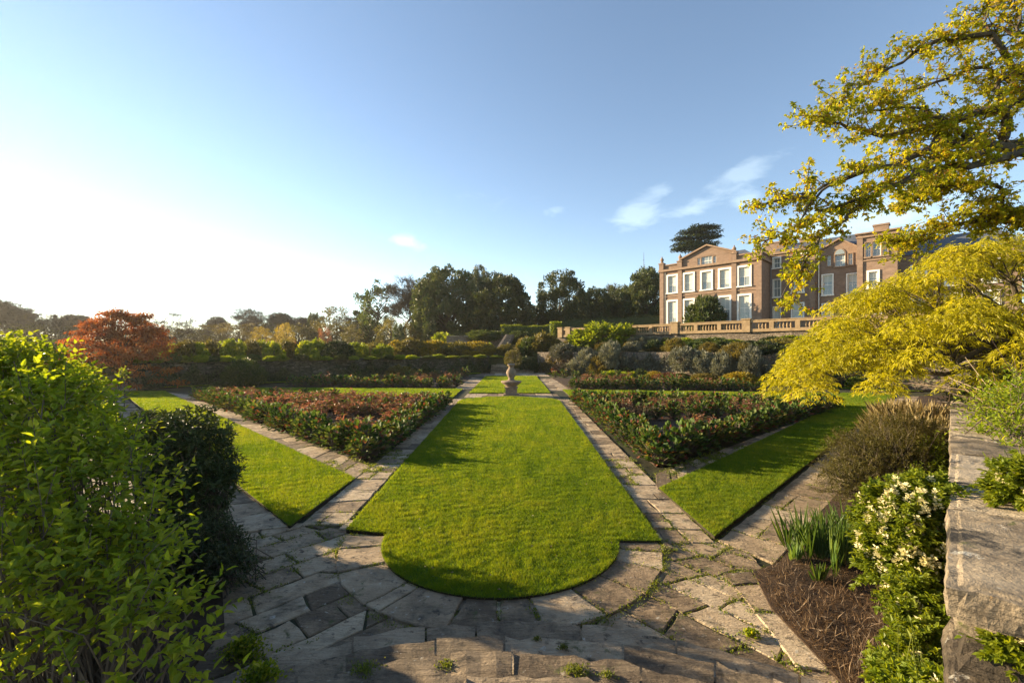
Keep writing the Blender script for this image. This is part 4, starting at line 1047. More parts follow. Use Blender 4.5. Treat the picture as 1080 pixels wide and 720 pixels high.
def bare_bush(name, label, loc, r, h, n, mat, grp=None, seed=1, fan=.7):
    rng = np.random.default_rng(seed); t = thing(name, label, 'shrub', loc, grp); mb = MB()
    for i in range(n):
        a = rng.uniform(0,6.28); q = rng.uniform(0,.3)*r; e = rng.uniform(.2,1)*r*fan
        p0 = np.array([q*math.cos(a), q*math.sin(a), 0]); p2 = np.array([(q+e)*math.cos(a), (q+e)*math.sin(a), h*rng.uniform(.55,1)*(1-.3*e/r)]); p1 = (p0+p2)/2+rng.normal(0,.05*r,3)+np.array([0,0,.12*h])
        mb.tube(np.array([p0,p1,p2])+np.array(loc), [.006*max(1,loc[1]/12),.005*max(1,loc[1]/12),.003*max(1,loc[1]/12)], 3, rng.random())
        for _ in range(3):
            f = rng.uniform(.4,.95); s = p0+(p2-p0)*f; mb.tube(np.array([s, s+rng.normal(0,.18*r,3)+np.array([0,0,.1*h])])+np.array(loc), [.004*max(1,loc[1]/12),.002*max(1,loc[1]/12)], 3, rng.random())
    obj('stem', mb, mat, t); return t
bare_bush('dry_seedhead_clump', 'pale brown dry twiggy clump at the right end of the left bed', (-4.1,21.0,.05), .9, .75, 130, M['dead'], seed=3)
bare_bush('dry_seedhead_clump', 'brown dry twiggy clump near the left edge of the right bed beside the central lawn', (4.9,17.6,.05), .9, .8, 130, M['dead'], seed=4)
bare_bush('dry_seedhead_clump', 'smaller brown twiggy clump behind the green row in the right bed', (7.2,20.3,.05), .9, .7, 100, M['dead'], seed=5)
bare_bush('dry_seedhead_clump', 'pale tangled bare shrub at the foot of the wall right of the far steps', (6.4,53.5,.05), 2.2, 1.9, 160, M['dead'], seed=6)

# ------------------------------------------------------------------ shrubs
def stems_for(rng, h, r, n=9, rad=.02):
    mb = MB()
    for i in range(n):
        a = rng.uniform(0,6.28); e = rng.uniform(.1,.6)*r
        mb.tube([[.05*r*math.cos(a),.05*r*math.sin(a),-.05],[e*.5*math.cos(a),e*.5*math.sin(a),h*.35],[e*math.cos(a),e*math.sin(a),h*.7]], [rad,rad*.7,rad*.3], 4, rng.random())
    return mb
SHR = {}
def shrub_proto(key, mat, seed, **k):
    if key not in SHR:
        rng = np.random.default_rng(seed); kw = dict(rx=.86,ry=.86,h=.92,n=5200,ll=.13,lw=.07,zc=.40,clumps=70,spread=.24); kw.update(k)
        SHR[key] = (crown(rng, **kw), stems_for(rng, 1, 1, 8, .03), mat)
    return SHR[key]
SME = {}
def shrub(key, x, y, z, r, h, label, name='shrub', group=None, cat='shrub', sq=1.0):
    fol, st, mat = SHR[key]
    if key not in SME:
        SME[key] = (fol.mesh(key+'_foliage', M[mat]), st.mesh(key+'_stem', M['twig']))
    t = thing(name, label, cat, (x,y,z), group); t.rotation_euler = (0,0,RNG.uniform(0,6.28)); t.scale = (r*sq, r, h)
    for nm, me in zip(('foliage','stem'), SME[key]):
        o = bpy.data.objects.new(nm, me); COL.objects.link(o); o.parent = t
    return t
shrub_proto('fresh', 'leaf_fresh', 1); shrub_proto('lime', 'leaf_lime', 2); shrub_proto('mid', 'leaf_mid', 3); shrub_proto('dark', 'leaf_dark', 4)
shrub_proto('olive', 'leaf_olive', 5); shrub_proto('grey', 'leaf_grey', 6, n=6500, ll=.11, lw=.045, clumps=90, spread=.2); shrub_proto('rust', 'leaf_rust', 7, n=5200, ll=.1, lw=.04)
shrub_proto('gold', 'leaf_gold', 8); shrub_proto('ball', 'leaf_olive', 9, n=5200, ll=.07, lw=.04, clumps=160, spread=.13, amp=.03, shell=.85, zc=.5)
shrub_proto('grey2', 'leaf_grey', 16, n=6500, ll=.14, lw=.04, clumps=60, spread=.25, up=1.2); shrub_proto('heath', 'leaf_heath', 17, n=6000, ll=.12, lw=.035, up=1.0)
def base_at(px, py, K, z):            # ground point on the line x+y=K at column px
    return KD(px, K)
# (kind, column, K of the row it stands on, ground z, width px, top row, label)
RIGHT = [
 ('lime', 637,72.5,3.5,72,341,'large pale green rounded shrub leaning against the balustrade near its left end'),
 ('fresh',611,70,3.4,26,356,'small bright green shrub at the left foot of the pale rounded shrub'),
 ('olive',575,66,2.3,34,352,'yellowish shrub right of the clipped ball, below the gate piers'),
 ('grey', 594,63,2.0,32,362,'grey-green shrub left of the twin silvery shrubs'),
 ('mid', 560,64,2.2,26,357,'dark green shrub directly right of the clipped ball'),
 ('grey2',618,60.5,.05,34,368,'tall greyish shrub draped over the wall, leftmost of the row'),
 ('grey', 603,59.5,.05,26,382,'low grey shrub at the wall foot under the twin silvery shrubs'),
 ('grey2',647,61,1.0,30,360,'upright silver-grey shrub hanging over the wall, below the pale rounded shrub'),
 ('heath',632,60,.05,28,376,'brownish shrub at the foot of the wall between two grey shrubs'),
 ('lime', 644,58.2,.05,20,391,'small clipped yellow-green shrub, first of the low row at the wall foot'),
 ('lime', 657,58.2,.05,16,392,'small clipped yellow-green shrub, second of the low row at the wall foot'),
 ('fresh',668,58.2,.05,16,392,'small clipped green shrub, third of the low row at the wall foot'),
 ('dark', 676,58.4,.05,14,389,'small dark clipped shrub at the right end of the low row at the wall foot'),
 ('grey', 675,72,3.4,30,354,'grey shrub on the upper terrace right of the pale rounded shrub'),
 ('heath',690,66,2.9,26,366,'thin brown shrub over the bare part of the wall'),
 ('gold', 690,57.8,.05,20,392,'golden shrub at the wall foot left of the rust-coloured bush'),
 ('rust', 705,57.6,.05,34,393,'rust-coloured low bush at the foot of the grey wall'),
 ('grey', 722,60.0,1.0,36,366,'silvery shrub over the wall below the left part of the mansion'),
 ('mid', 747,69,3.2,46,357,'broad green shrub on the terrace below the mansion bush'),
 ('grey', 741,60,.6,30,370,'silvery drooping shrub on the wall right of the rust bush'),
 ('grey2',762,60,.3,30,372,'silvery upright shrub in the middle of the wall row'),
 ('heath',780,62,1.9,40,362,'dark heathery shrub on top of the wall'),
 ('grey2',795,60,.3,30,366,'olive-grey shrub spilling down the wall near the yellow maple'),
 ('dark', 806,63,2.6,34,360,'dark shrub behind the olive-grey one near the yellow maple'),
 ('heath',742,57.6,.05,30,394,'bronze bush at the wall foot below the silvery shrubs'),
 ('gold', 781,57.6,.05,36,393,'golden-brown rounded bush at the wall foot left of the yellow maple'),
 ('lime', 729,57.4,.05,16,398,'small fresh green plant right of the rust-coloured bush'),
 ('olive',823,66,2.8,48,357,'grey twiggy shrub with lichen half behind the yellow maple'),
 ('mid', 848,63,2.7,44,362,'green shrub behind the left arm of the yellow maple'),
 ('lime', 893,71.5,3.5,44,338,'pale yellow-green shrub at the right end of the visible balustrade'),
 ('fresh',711,72.5,3.5,22,359,'bright green low plant under the balustrade pier'),
 ('fresh',770,72.5,3.5,30,358,'bright green low plant under the second balustrade pier'),
 ('mid', 690,72.5,3.5,20,361,'low green plant under the balustrade left of the first big pier'),
 ('fresh',838,71.5,3.5,40,354,'low green plants below the balustrade near its right end'),
 ('dark', 588,64,2.2,20,372,'dark low shrub at the foot of the terrace stairs'),
 ('olive',860,58,.05,30,385,'olive shrub at the wall foot behind the yellow maple'),
]
for k,px,K,z,w,top,lab in RIGHT:
    x,y = base_at(px,0,K,z); r = w*y/FOC/2*1.02; h = EYE+(HY-top)*y/FOC - z
    if x+y < 59.5 and z < .1: pass
    shrub(k, x, y, z, r, max(.4,h), lab)
def pxs(kind, px, top, d, z, w, label, name='shrub', group=None, cat='shrub', sq=1.0):
    q = PD(px, top, d); shrub(kind, q[0], d, z, w*d/FOC/2, max(.3, q[2]-z), label, name, group, cat, sq)
pxs('ball', 541,368,55.5,.75,21,'dark clipped topiary ball standing above the sundial at the far corner','topiary_ball')
pxs('mid', 258,381,36.3,.05,42,'rounded green shrub at the foot of the shaded left wall')
pxs('olive',424,386,47.6,.05,30,'faint low shrub against the shaded wall near the far corner')
pxs('dark', 232,402,33,.05,18,'low dark shrub at the end of the left bed')
# rose terrace above the left wall
tl = [('olive',196,359,20),('fresh',188,366,18),('lime',178,362,16),('fresh',208,363,20),('olive',222,360,22),('lime',236,361,20),('fresh',247,359,20),('olive',262,358,22),('lime',274,360,20),('fresh',288,361,18),('olive',302,358,24),('rust',313,360,18),('fresh',322,359,20),('lime',332,358,22),('olive',342,361,18),('dark',356,360,30),('fresh',377,362,22),('olive',393,361,20),('lime',404,362,20)]
spots_ = ['nearest the copper maple','second from the copper maple','third from the copper maple','fourth from the copper maple']
for i,(k,px,top,w) in enumerate(tl):
    K = 64 + (i%3)*3.5; t_ = (CX-px)/FOC; y = K/(1+t_)
    pxs(k, px, top+RNG.uniform(-1,1.5), y, 2.05, w*1.15, 'leafy rose bush in the row on the terrace above the shaded left wall', 'rose_bush', 'rose bushes on the terrace above the left wall')
for i,(px,top,w,k) in enumerate([(418,360,22,'gold'),(436,358,34,'olive'),(458,360,38,'gold'),(480,361,40,'olive'),(503,361,40,'gold')]):
    pxs(k, px, top, 63, 2.1, w, ['small golden shrub at the left of the golden row','olive shrub second in the golden row above the far wall','golden shrub in the middle of the row above the far wall','olive shrub fourth in the golden row above the far wall','rounded golden shrub right of the row beside the steep stair'][i])
for i in range(26):
    px = 150+i*15; t_ = (CX-px)/FOC; y = 61.5/(1+t_)
    pxs(['lime','fresh','mid'][i%3], px+RNG.uniform(-4,4), 375+RNG.uniform(-1.5,1), y, 2.02, 15, 'low plant spilling over the top of the shaded left wall', 'trailing_plant', 'low plants along the top of the left wall', 'plant')
for i,(px,top,w,k,d) in enumerate([(120,372,60,'mid',36),(60,372,70,'dark',33),(20,360,90,'mid',34)]):
    pxs(k, px, top, d, 1.0, w, ['green shrub behind the copper maple','dark shrub behind the big leafy shrub','broad green bush at the left edge beyond the leafy shrub'][i])

# clipped hedges
def hedge(label, x0, x1, top, d, zb, thick, mat, d2=None, n=5200, leaf=.16):
    d2 = d2 or d; a, b = PD(x0, top, d), PD(x1, top, d2); h = (a[2]+b[2])/2 - zb
    t = thing('clipped_hedge', label, 'hedge', ((a[0]+b[0])/2,(d+d2)/2,zb)); mb = MB(); rng = np.random.default_rng(int(x0)); e = b[:2]-a[:2]; ln = np.linalg.norm(e); e /= ln; nn = np.array([-e[1], e[0]])
    f = rng.random(n); face = rng.random(n); s = f*ln
    wob = .12*np.sin(s*.9)+.08*np.sin(s*2.3+1)
    q = rng.uniform(0,1,n); zz = np.where(face < .55, q*h, h+wob) ; off = np.where(face < .55, -thick/2+rng.normal(0,.06,n), (q-.5)*thick)
    p = np.c_[a[0]+e[0]*s+nn[0]*off, a[1]+e[1]*s+nn[1]*off, zb+zz+rng.normal(0,.05,n)]
    out = np.where((face < .55)[:,None], np.r_[-nn,.2][None,:], np.array([[0,0,1.]]))
    leaves(mb, p, out+rv(rng,n)*.9, rv(rng,n), leaf*rng.uniform(.7,1.3,n), leaf*.55, rng.random(n), simple=True)
    obj('foliage', mb, mat, t)
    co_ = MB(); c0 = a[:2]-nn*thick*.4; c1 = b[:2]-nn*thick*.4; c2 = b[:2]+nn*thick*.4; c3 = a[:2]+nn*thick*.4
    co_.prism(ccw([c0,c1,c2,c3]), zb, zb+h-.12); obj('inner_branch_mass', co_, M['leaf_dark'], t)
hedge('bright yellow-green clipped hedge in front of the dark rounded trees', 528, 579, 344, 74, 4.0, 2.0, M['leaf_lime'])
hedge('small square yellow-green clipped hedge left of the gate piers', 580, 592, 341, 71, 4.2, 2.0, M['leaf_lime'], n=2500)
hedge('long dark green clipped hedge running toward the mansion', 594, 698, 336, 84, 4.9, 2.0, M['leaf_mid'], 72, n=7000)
pxs('mid', 512,349,73,4.6,44,'low mounded green bush on top of the shaded wall beside the stair')
pxs('fresh', 468,352,76,2.4,34,'bright green bush at the left end of the short shaded wall')
q = KD(744,88.5); shrub('mid', q[0], q[1], 4.98, 2.75, 5.2, 'dark green bush with lit left side growing against the mansion front', name='wall_shrub', sq=1.0)
for k_,(px,top,K_,r_,l_) in enumerate([(905,308,88,.95,'narrow yellow-green conical bush in front of the mansion tower')]):
    q = KD(px,K_); shrub('lime', q[0], q[1], 4.98, r_, EYE+(HY-top)*q[1]/FOC-4.98, l_, name='conical_bush')

# =================================================================== TREES
def bare_proto(seed, levels=6, spread=.55, up=.3, rmin=.0013, shrink=.76, nch=(2,4), trunk=.017, tf=.22, twigs=True):
    rng = np.random.default_rng(seed); tb, tips, dirs = branch_tree(rng, 1.0, trunk, levels, spread, nch, trunk_frac=tf, up=up, rmin=rmin, sides=5, shrink=shrink)
    top = max(p[:,2].max() for p,_,_ in tb); wid = max(np.abs(p[:,:2]).max() for p,_,_ in tb)
    t1, t2 = MB(), MB()
    for k,(p,r,n) in enumerate(tb):
        (t1 if k == 0 else t2).tube(p/top, r/top, n, rng.random())
    q = np.repeat(tips/top, 9, 0); dq = np.repeat(dirs, 9, 0); k = len(q)
    if twigs: leaves(t2, q - dq*.01, dq+rv(rng,k)*.55, rv(rng,k), .045*rng.uniform(.5,1.4,k), .0012, rng.random(k), simple=True)
    return t1, t2, wid/top, tips/top, dirs
BARE = [bare_proto(s, 7, sp, up) for s,sp,up in ((11,.5,.35),(12,.6,.25),(13,.45,.5),(15,.75,.12))]
BME = [(b[0].mesh('bare_trunk', M['bark']), b[1].mesh('bare_crown', M['twig'])) for b in BARE]
def ground_z(x, y):
    rr = math.hypot(x, y); k1 = y-x; k2 = y+x
    t = min(1, max(0, ((k1-70) if x < 8 else 0)/6)); t2 = min(1, max(0, (k2-84)/6)) if x > 2 else 0
    z = -.6 + t*2.5 + t2*5.4*(1-t*.5); rise = max(rr-95,0)*.026; z += 22*(1-math.exp(-rise/22))*min(1,max(0,(y+20)/60))
    if rr > 140: z += math.sin(x*.021+1)*math.cos(y*.017)*1.6
    return z
def bare(px, top, d, k, label, group=None, wsc=1.0, leafy=None):
    wsc *= 1.6
    q = PD(px, top, d); z = ground_z(q[0], d)-.2; h = q[2]-z
    t = thing('bare_tree', label, 'tree', (q[0],d,z), group); t.rotation_euler = (0,0,RNG.uniform(0,6.28)); t.scale = (h*wsc,h*wsc,h)
    for nm, me in zip(('trunk','crown'), BME[k]):
        o = bpy.data.objects.new(nm, me); COL.objects.link(o); o.parent = t
    return t
CRN = {}
def crown_proto(key, mat, seed, **k):
    rng = np.random.default_rng(seed); kw = dict(rx=.5,ry=.5,h=1,n=7000,ll=.035,lw=.022,zc=.48,clumps=110,spread=.22,shell=.55,amp=.3); kw.update(k)
    tr = MB(); tr.tube([[0,0,-.03],[.01,0,.2],[.0,.01,.45],[.01,0,.7]], [.035,.028,.02,.008], 7)
    for i in range(9):
        a = rng.uniform(0,6.28); z = rng.uniform(.2,.6); tr.tube([[0,0,z],[.15*math.cos(a),.15*math.sin(a),z+.1],[.3*math.cos(a),.3*math.sin(a),z+.17]], [.014,.009,.004], 4)
    CRN[key] = (tr.mesh(key+'_trunk', M['bark']), crown(rng, **kw).mesh(key+'_crown', M[mat]))
crown_proto('holm', 'leaf_holm', 31, n=32000, clumps=260, low=-.85, spread=.15, zc=.46, ll=.028, lw=.022)
crown_proto('holm2', 'leaf_holm', 32, n=32000, clumps=240, low=-.85, spread=.16, zc=.5, amp=.3, ll=.028, lw=.022)
crown_proto('dark', 'leaf_holm', 33, n=30000, clumps=220, low=-.9, spread=.17, ll=.028, lw=.022)
crown_proto('poplar', 'leaf_mid', 34, n=4200, clumps=70, rx=.3, ry=.3, zc=.55, amp=.4, spread=.25)
crown_proto('scrub', 'leaf_olive', 35, n=4200, clumps=70, amp=.4, zc=.42, ll=.04)
crown_proto('brown', 'leaf_heath', 36, n=4200, clumps=80, amp=.4, zc=.42, ll=.045, lw=.012)
crown_proto('gold', 'leaf_gold', 37, n=5200, clumps=90, amp=.2, zc=.45, low=-.7)
crown_proto('spring', 'leaf_olive', 38, n=3600, clumps=90, amp=.3, zc=.55, spread=.16, ll=.03)
crown_proto('rust', 'leaf_rust', 39, n=4000, clumps=70)
def tree(key, px, top, d, wpx, label, group=None, name='tree', z=None):
    q = PD(px, top, d); z = (ground_z(q[0], d)-.2) if z is None else z; h = q[2]-z; w = wpx*d/FOC
    t = thing(name, label, 'tree', (q[0],d,z), group); t.rotation_euler = (0,0,RNG.uniform(0,6.28)); t.scale = (w*.92,w*.92,h)
    for nm, me in zip(('trunk','crown'), CRN[key]):
        o = bpy.data.objects.new(nm, me); COL.objects.link(o); o.parent = t
    return t
tree('holm', 472, 280, 92, 78, 'largest dark evergreen oak rising behind the golden shrubs', name='evergreen_oak', z=3)
tree('holm2', 528, 290, 86, 66, 'broad rounded evergreen oak directly behind the yellow-green hedge', name='evergreen_oak', z=4)
tree('dark', 506, 284, 108, 30, 'narrow dark tree peeping up between the two big evergreen oaks', name='evergreen_tree', z=3)
tree('dark', 590, 289, 92, 58, 'dark round tree with brownish top standing alone right of the evergreen oaks', name='evergreen_tree', z=4.5)
tree('holm', 628, 302, 98, 40, 'dark tree second to the left of the mansion side tree', name='evergreen_tree', z=5)
tree('dark', 652, 303, 102, 36, 'low dark tree between the mansion side tree and its left neighbour', name='evergreen_tree', z=5)
tree('scrub', 611, 305, 108, 36, 'greenish tree behind the gap between two dark round trees', name='tree', z=5)
tree('holm2', 682, 284, 96, 56, 'dark olive tree right beside the left end of the mansion', name='evergreen_tree', z=4.9)
bare(664, 288, 118, 0, 'thin bare tree behind the dark tree left of the mansion')
bare(436, 288, 96, 1, 'large bare tree directly left of the biggest evergreen oak', wsc=1.15); bare(452, 296, 101, 0, 'smaller bare tree tucked against the biggest evergreen oak')
tree('poplar', 398, 301, 104, 62, 'tall slim green tree left of the big bare tree', name='tall_tree'); tree('poplar', 384, 309, 112, 40, 'shorter slim green tree beside the tall slim one', name='tall_tree')
tree('scrub', 413, 332, 92, 34, 'olive scrubby tree at the foot of the big bare tree'); tree('scrub', 428, 338, 88, 30, 'low dark green scrub at the left foot of the biggest evergreen oak')
tree('dark', 420, 343, 84, 14, 'small dark round evergreen bush in front of the scrub'); tree('spring', 371, 342, 92, 24, 'pale yellowish bush left of the tall slim tree')
tree('spring', 355, 322, 112, 42, 'broad spreading olive-yellow tree left of the tall slim trees', name='spreading_tree'); bare(355, 323, 112.5, 3, 'bare limbs of a wide tree behind the olive-yellow crown', wsc=1.1)
tree('rust', 342, 344, 96, 16, 'small orange bush under the spreading olive-yellow tree')
tree('gold', 277, 345, 90, 27, 'left one of the two rounded golden willows beyond the wall', name='golden_willow'); tree('gold', 300, 341, 92, 22, 'right one, taller and domed, of the two golden willows', name='golden_willow')
tree('dark', 331, 331, 118, 16, 'dark evergreen standing among the bare trees right of the golden willows', name='evergreen_tree')
for i,(px,top,k,d) in enumerate([(216,337,1,125),(228,338,0,120),(240,333,2,128),(254,324,1,118),(268,334,0,126),(283,328,2,124),(292,331,1,130),(307,330,0,122),(317,333,2,128),(325,330,1,120)]):
    bare(px, top, d, k, 'bare winter tree in the skyline row behind the golden willows', 'bare trees behind the golden willows')
bare(254, 324, 112, 3, 'bare tree with a dark nest, tallest of the row left of the golden willows', wsc=.9)
bare(176, 329, 100, 3, 'wide spreading bare tree right behind the copper maple', wsc=1.25)
for i,(px,top,k,d) in enumerate([(4,316,2,92),(14,321,0,96),(27,319,1,92),(38,327,2,100),(50,331,0,96),(61,330,2,98),(70,331,1,96),(78,333,0,100),(86,331,2,104),(-14,315,1,90),(98,335,1,104)]):
    bare(px, top, d, k, 'bare tree in the thin wood at the far left skyline', 'bare trees of the wood at the far left')
for i,(px,top,w,d) in enumerate([(8,334,44,100),(40,331,40,96),(68,337,34,98),(92,340,36,104),(150,346,50,120),(222,347,50,112),(246,345,44,116),(272,346,40,128),(312,345,46,120),(332,345,30,110),(365,335,34,122),(398,335,40,120),(205,350,30,140)]):
    tree('brown', px, top, d, w, 'brown leafless thicket filling the foot of the distant trees', 'brown thickets under the distant trees', 'thicket')

def cedar():
    d = 118; base = PD(735, 300, d); t = thing('cedar_tree', 'dark flat-topped cedar showing above the mansion roof', 'tree', (base[0],d,5)); rng = np.random.default_rng(5)
    tr = MB(); s = d/FOC; B = PD(735, 262, d)
    tr.tube([[base[0],d,5],[base[0]+.4,d,12],PD(738,275,d),PD(737,250,d),PD(741,240,d)], [.8,.7,.5,.3,.12], 8)
    cr = MB()
    for px,py,w in [(738,240,20),(750,240,14),(728,245,22),(744,246,26),(720,252,18),(735,252,30),(752,250,14),(724,258,26),(743,258,22),(733,262,36),(717,263,14),(748,264,18)]:
        c = PD(px,py,d); n = int(44*w); p = c + np.c_[np.clip(rng.normal(0,.30,n),-.5,.5)*w*s, np.clip(rng.normal(0,.30,n),-.5,.5)*w*s, rng.normal(0,.13,n)-.012*0]
        leaves(cr, p, rv(rng,n)*np.array([1,1,.35])+np.array([0,0,.15]), rv(rng,n)*.4+np.array([0,0,1]), rng.uniform(.4,.9,n), .30, rng.random(n), simple=True)
        tr.tube([PD(737,py+5,d), (PD(737,py+2,d)+c)/2, c+np.array([0,0,-.2])], [.16,.12,.06], 5)
    obj('trunk', tr, M['bark'], t); obj('crown', cr, M['leaf_dark'], t)
cedar()
def dead_conifer():
    d = 112; b = PD(680, 300, d); t = thing('dead_conifer', 'thin nearly bare conifer spire left of the mansion', 'tree', (b[0],d,5)); mb = MB(); rng = np.random.default_rng(8)
    top = PD(679,266,d); mb.tube([[b[0],d,5], top], [.25,.03], 5)
    for i in range(26):
        f = rng.uniform(.45,.97); p = np.array([b[0],d,5])*(1-f)+top*f; a = rng.uniform(0,6.28); l = rng.uniform(.4,1)*(1.05-f)*3.2
        mb.tube([p, p+np.array([math.cos(a)*l*.6,math.sin(a)*l*.6,-.05*l]), p+np.array([math.cos(a)*l,math.sin(a)*l,.12*l])], [.06,.05,.02], 3)
    obj('trunk', mb, M['bark'], t)
dead_conifer()

def layered_tree(name, label, base, trunk_pts, centre, rx, ry, h, mat, n_t, per, ll, lw, seed, pexp=1.6, rt=.3, droop=.35, rtuft=.5, flat=.35, limbs=22, bot=-.15):
    """low domed maple: crooked limbs from the trunk to leafy tufts spread over and through an uneven dome"""
    rng = np.random.default_rng(seed); t = thing(name, label, 'tree', base); tr, cr = MB(), MB()
    tp = np.array(trunk_pts, float); tr.tube(tp, np.linspace(rt, rt*.55, len(tp)), 8)
    fork = tp[-1]; tufts = []
    while len(tufts) < n_t:
        a = rng.uniform(0, 6.28); r = rng.random()**.6; lay = 1.0 if rng.random() < .6 else rng.uniform(.35, .9)
        zz = (max(0, 1-r**pexp))**(1/pexp)*lay*rng.uniform(.86,1.05)
        tufts.append([centre[0]+rx*r*math.cos(a), centre[1]+ry*r*math.sin(a), centre[2]+h*(zz + bot*r*rng.random())])
    tufts = np.array(tufts)
    hubs = tufts[rng.choice(len(tufts), limbs, replace=False)]*.45 + fork*.55 + np.array([0,0,.12*h])
    for hb in hubs: tr.tube([fork, (fork+hb)/2+rng.normal(0,.12,3), hb], [rt*.42, rt*.3, rt*.2], 6, rng.random())
    for c in tufts:
        hb = hubs[np.argmin(np.linalg.norm(hubs-c, axis=1))]; m = (hb+c)/2+rng.normal(0,.08,3)+np.array([0,0,.06]); tr.tube([hb, m, c-np.array([0,0,.06])], [rt*.13, rt*.09, rt*.035], 4, rng.random())
        k = int(per*rng.uniform(.6,1.4)); o = rng.normal(size=(k,3)); o = o/np.linalg.norm(o,axis=1,keepdims=True)*rng.random(k)[:,None]**.5
        p = c + o*np.array([1,1,flat])*rtuft*rng.uniform(.7,1.3); out = unit(np.c_[o[:,:2], np.zeros(k)]+rv(rng,k)*.3)
        d = unit(out*rng.uniform(.4,1,k)[:,None] + np.array([0,0,-1])*rng.uniform(.1,1,k)[:,None]*droop*2)
        leaves(cr, p, d, unit(np.array([0,0,1.])+out*.5+rv(rng,k)*.3), ll*rng.uniform(.6,1.4,k), lw*rng.uniform(.7,1.3,k), np.clip(rng.normal(.5,.2)+rng.normal(0,.2,k),0,1), droop=.25, simple=ll < .1 or per > 150)
    obj('trunk', tr, M['bark'], t); obj('crown', cr, M[mat], t)
    return t
# copper maple by the left corner steps
c = PD(128, 392, 33.5)
layered_tree('japanese_maple', 'copper-red domed maple at the far left corner of the garden', (c[0],33.5,0), [[c[0],33.5,-.1],[c[0]+.2,33.5,.8],[c[0],33.6,1.7]], (c[0],33.5,1.0), 3.7, 3.7, 5.0, 'leaf_copper', 260, 75, .20, .085, 51, 2.0, .16, .25, .55, .45, 20, -.40)

# ====================================================== PLANTS CLOSE TO US
def sprig_shrub(name, label, base, blobs, mat, nspr, k, ll, lw, seed, slen=.32, up=.5, stem_mat='twig', cat='shrub', fold=.35, droop=.18, inner=.35, palm=False, srad=1.0, every=5):
    """leafy shrub: arching stems from the base into blobs (x,y,z,r), leafy sprigs along them"""
    rng = np.random.default_rng(seed); t = thing(name, label, cat, base); B = np.array(blobs, float); fo, st = MB(), MB(); base = np.array(base, float)
    w = B[:,3]**2; w /= w.sum(); bi = rng.choice(len(B), nspr, p=w)
    v = rv(rng, nspr); v[:,2] = np.where(v[:,2] < -.4, -v[:,2], v[:,2])
    rad = B[bi,3]*(inner + (1-inner)*rng.random(nspr)**.5)*(1+.12*np.sin(v[:,0]*7+bi)+.12*np.sin(v[:,1]*9))
    p = B[bi,:3] + v*rad[:,None]; p[:,2] = np.maximum(p[:,2], base[2]+.06)
    d = unit(v*.8 + np.array([0,0,up]) + rv(rng, nspr)*.5); sl = slen*rng.uniform(.5,1.3,nspr)
    for j in range(0, nspr, every):
        q0 = base + np.r_[rng.normal(0,.22*min(1.0,srad),2), 0]; q2 = p[j]; q1 = (q0+q2)/2 + np.array([0,0,.15])+rng.normal(0,.08,3)
        st.tube([q0,q1,q2,q2+d[j]*sl[j]], np.array([.008,.006,.004,.002])*srad, 3, rng.random())
    P_, D_, T_, S_ = [], [], [], []
    ct = rng.random(nspr)
    a1 = unit(np.cross(d, rv(rng, nspr))); a2 = np.cross(d, a1)
    for j in range(k):
        f = (j+.6)/k; ang = j*2.4+rng.uniform(0,.6,nspr)
        sd = a1*np.cos(ang)[:,None]+a2*np.sin(ang)[:,None]
        bend = np.array([0,0,-.18])*(f**2)
        pos = p + d*(sl*f)[:,None] + bend*sl[:,None]
        P_.append(pos); D_.append(unit(d*(.35+.5*f)+sd*(1.1-.5*f)+rv(rng,nspr)*.25)); T_.append(np.clip(.5*ct+.3*rng.random(nspr)+.2*f,0,1)); S_.append(np.full(nspr, 1.15-.5*abs(f-.45)))
    P_, D_, T_, S_ = map(np.concatenate, (P_, D_, T_, S_)); n = len(P_)
    U = np.array([0,0,1.])+rv(rng,n)*.45; l = ll*S_*rng.uniform(.65,1.3,n)
    if palm:
        s = unit(np.cross(D_, U))
        for an in (-.75, 0, .75):
            leaves(fo, P_, unit(D_*math.cos(an)+s*math.sin(an)), U, l*(1 if an == 0 else .8), lw*S_, T_, fold, droop)
    else: leaves(fo, P_, D_, U, l, lw*S_*rng.uniform(.8,1.2,n), T_, fold, droop)
    obj('foliage', fo, M[mat], t); obj('stem', st, M[stem_mat], t); return t

def blob(px, py, d, rpx): return (*PD(px, py, d), rpx*d/FOC)
sprig_shrub('leafy_shrub', 'big yellow-green leafy shrub filling the lower left corner of the picture', (-2.3,2.5,0.1),
    [blob(10,650,2.4,100), blob(85,640,2.4,72), blob(130,690,2.2,58), blob(10,540,2.8,88), blob(80,545,2.8,70), blob(140,605,2.5,30), blob(50,470,3.1,64), blob(105,500,3.0,36), blob(176,662,2.3,17), blob(185,712,2.2,18), blob(150,560,2.7,16)], 'leaf_fresh', 1100, 7, .056, .031, 61, slen=.27, fold=.4)
sprig_shrub('leafy_shrub', 'taller sunlit yellow-green shrub behind the big leafy one at the left edge', (-3.6,3.4,0.1),
    [blob(15,436,3.5,58), blob(50,436,3.5,36), blob(-40,436,3.5,70), blob(70,468,3.6,26), blob(45,394,3.5,13), blob(88,498,3.6,14), blob(5,393,3.5,20)], 'leaf_lime', 900, 7, .055, .030, 62, slen=.24, fold=.4)  # lighter lime leaf colour puts the sunlit top of the shrub mass into paint
sprig_shrub('leafy_shrub', 'smaller fresh green shrub in the left border between the leafy shrub and the copper maple', (-8.6,9.2,.06),
    [blob(92,450,9.5,18), blob(108,462,9,14)], 'leaf_lime', 300, 6, .10, .05, 63)
sprig_shrub('leafy_shrub', 'low fresh shrub beside the far end of the left border path', (-14.8,16.5,.06), [blob(100,420,17,11), blob(92,412,18,12)], 'leaf_fresh', 240, 6, .14, .08, 64)
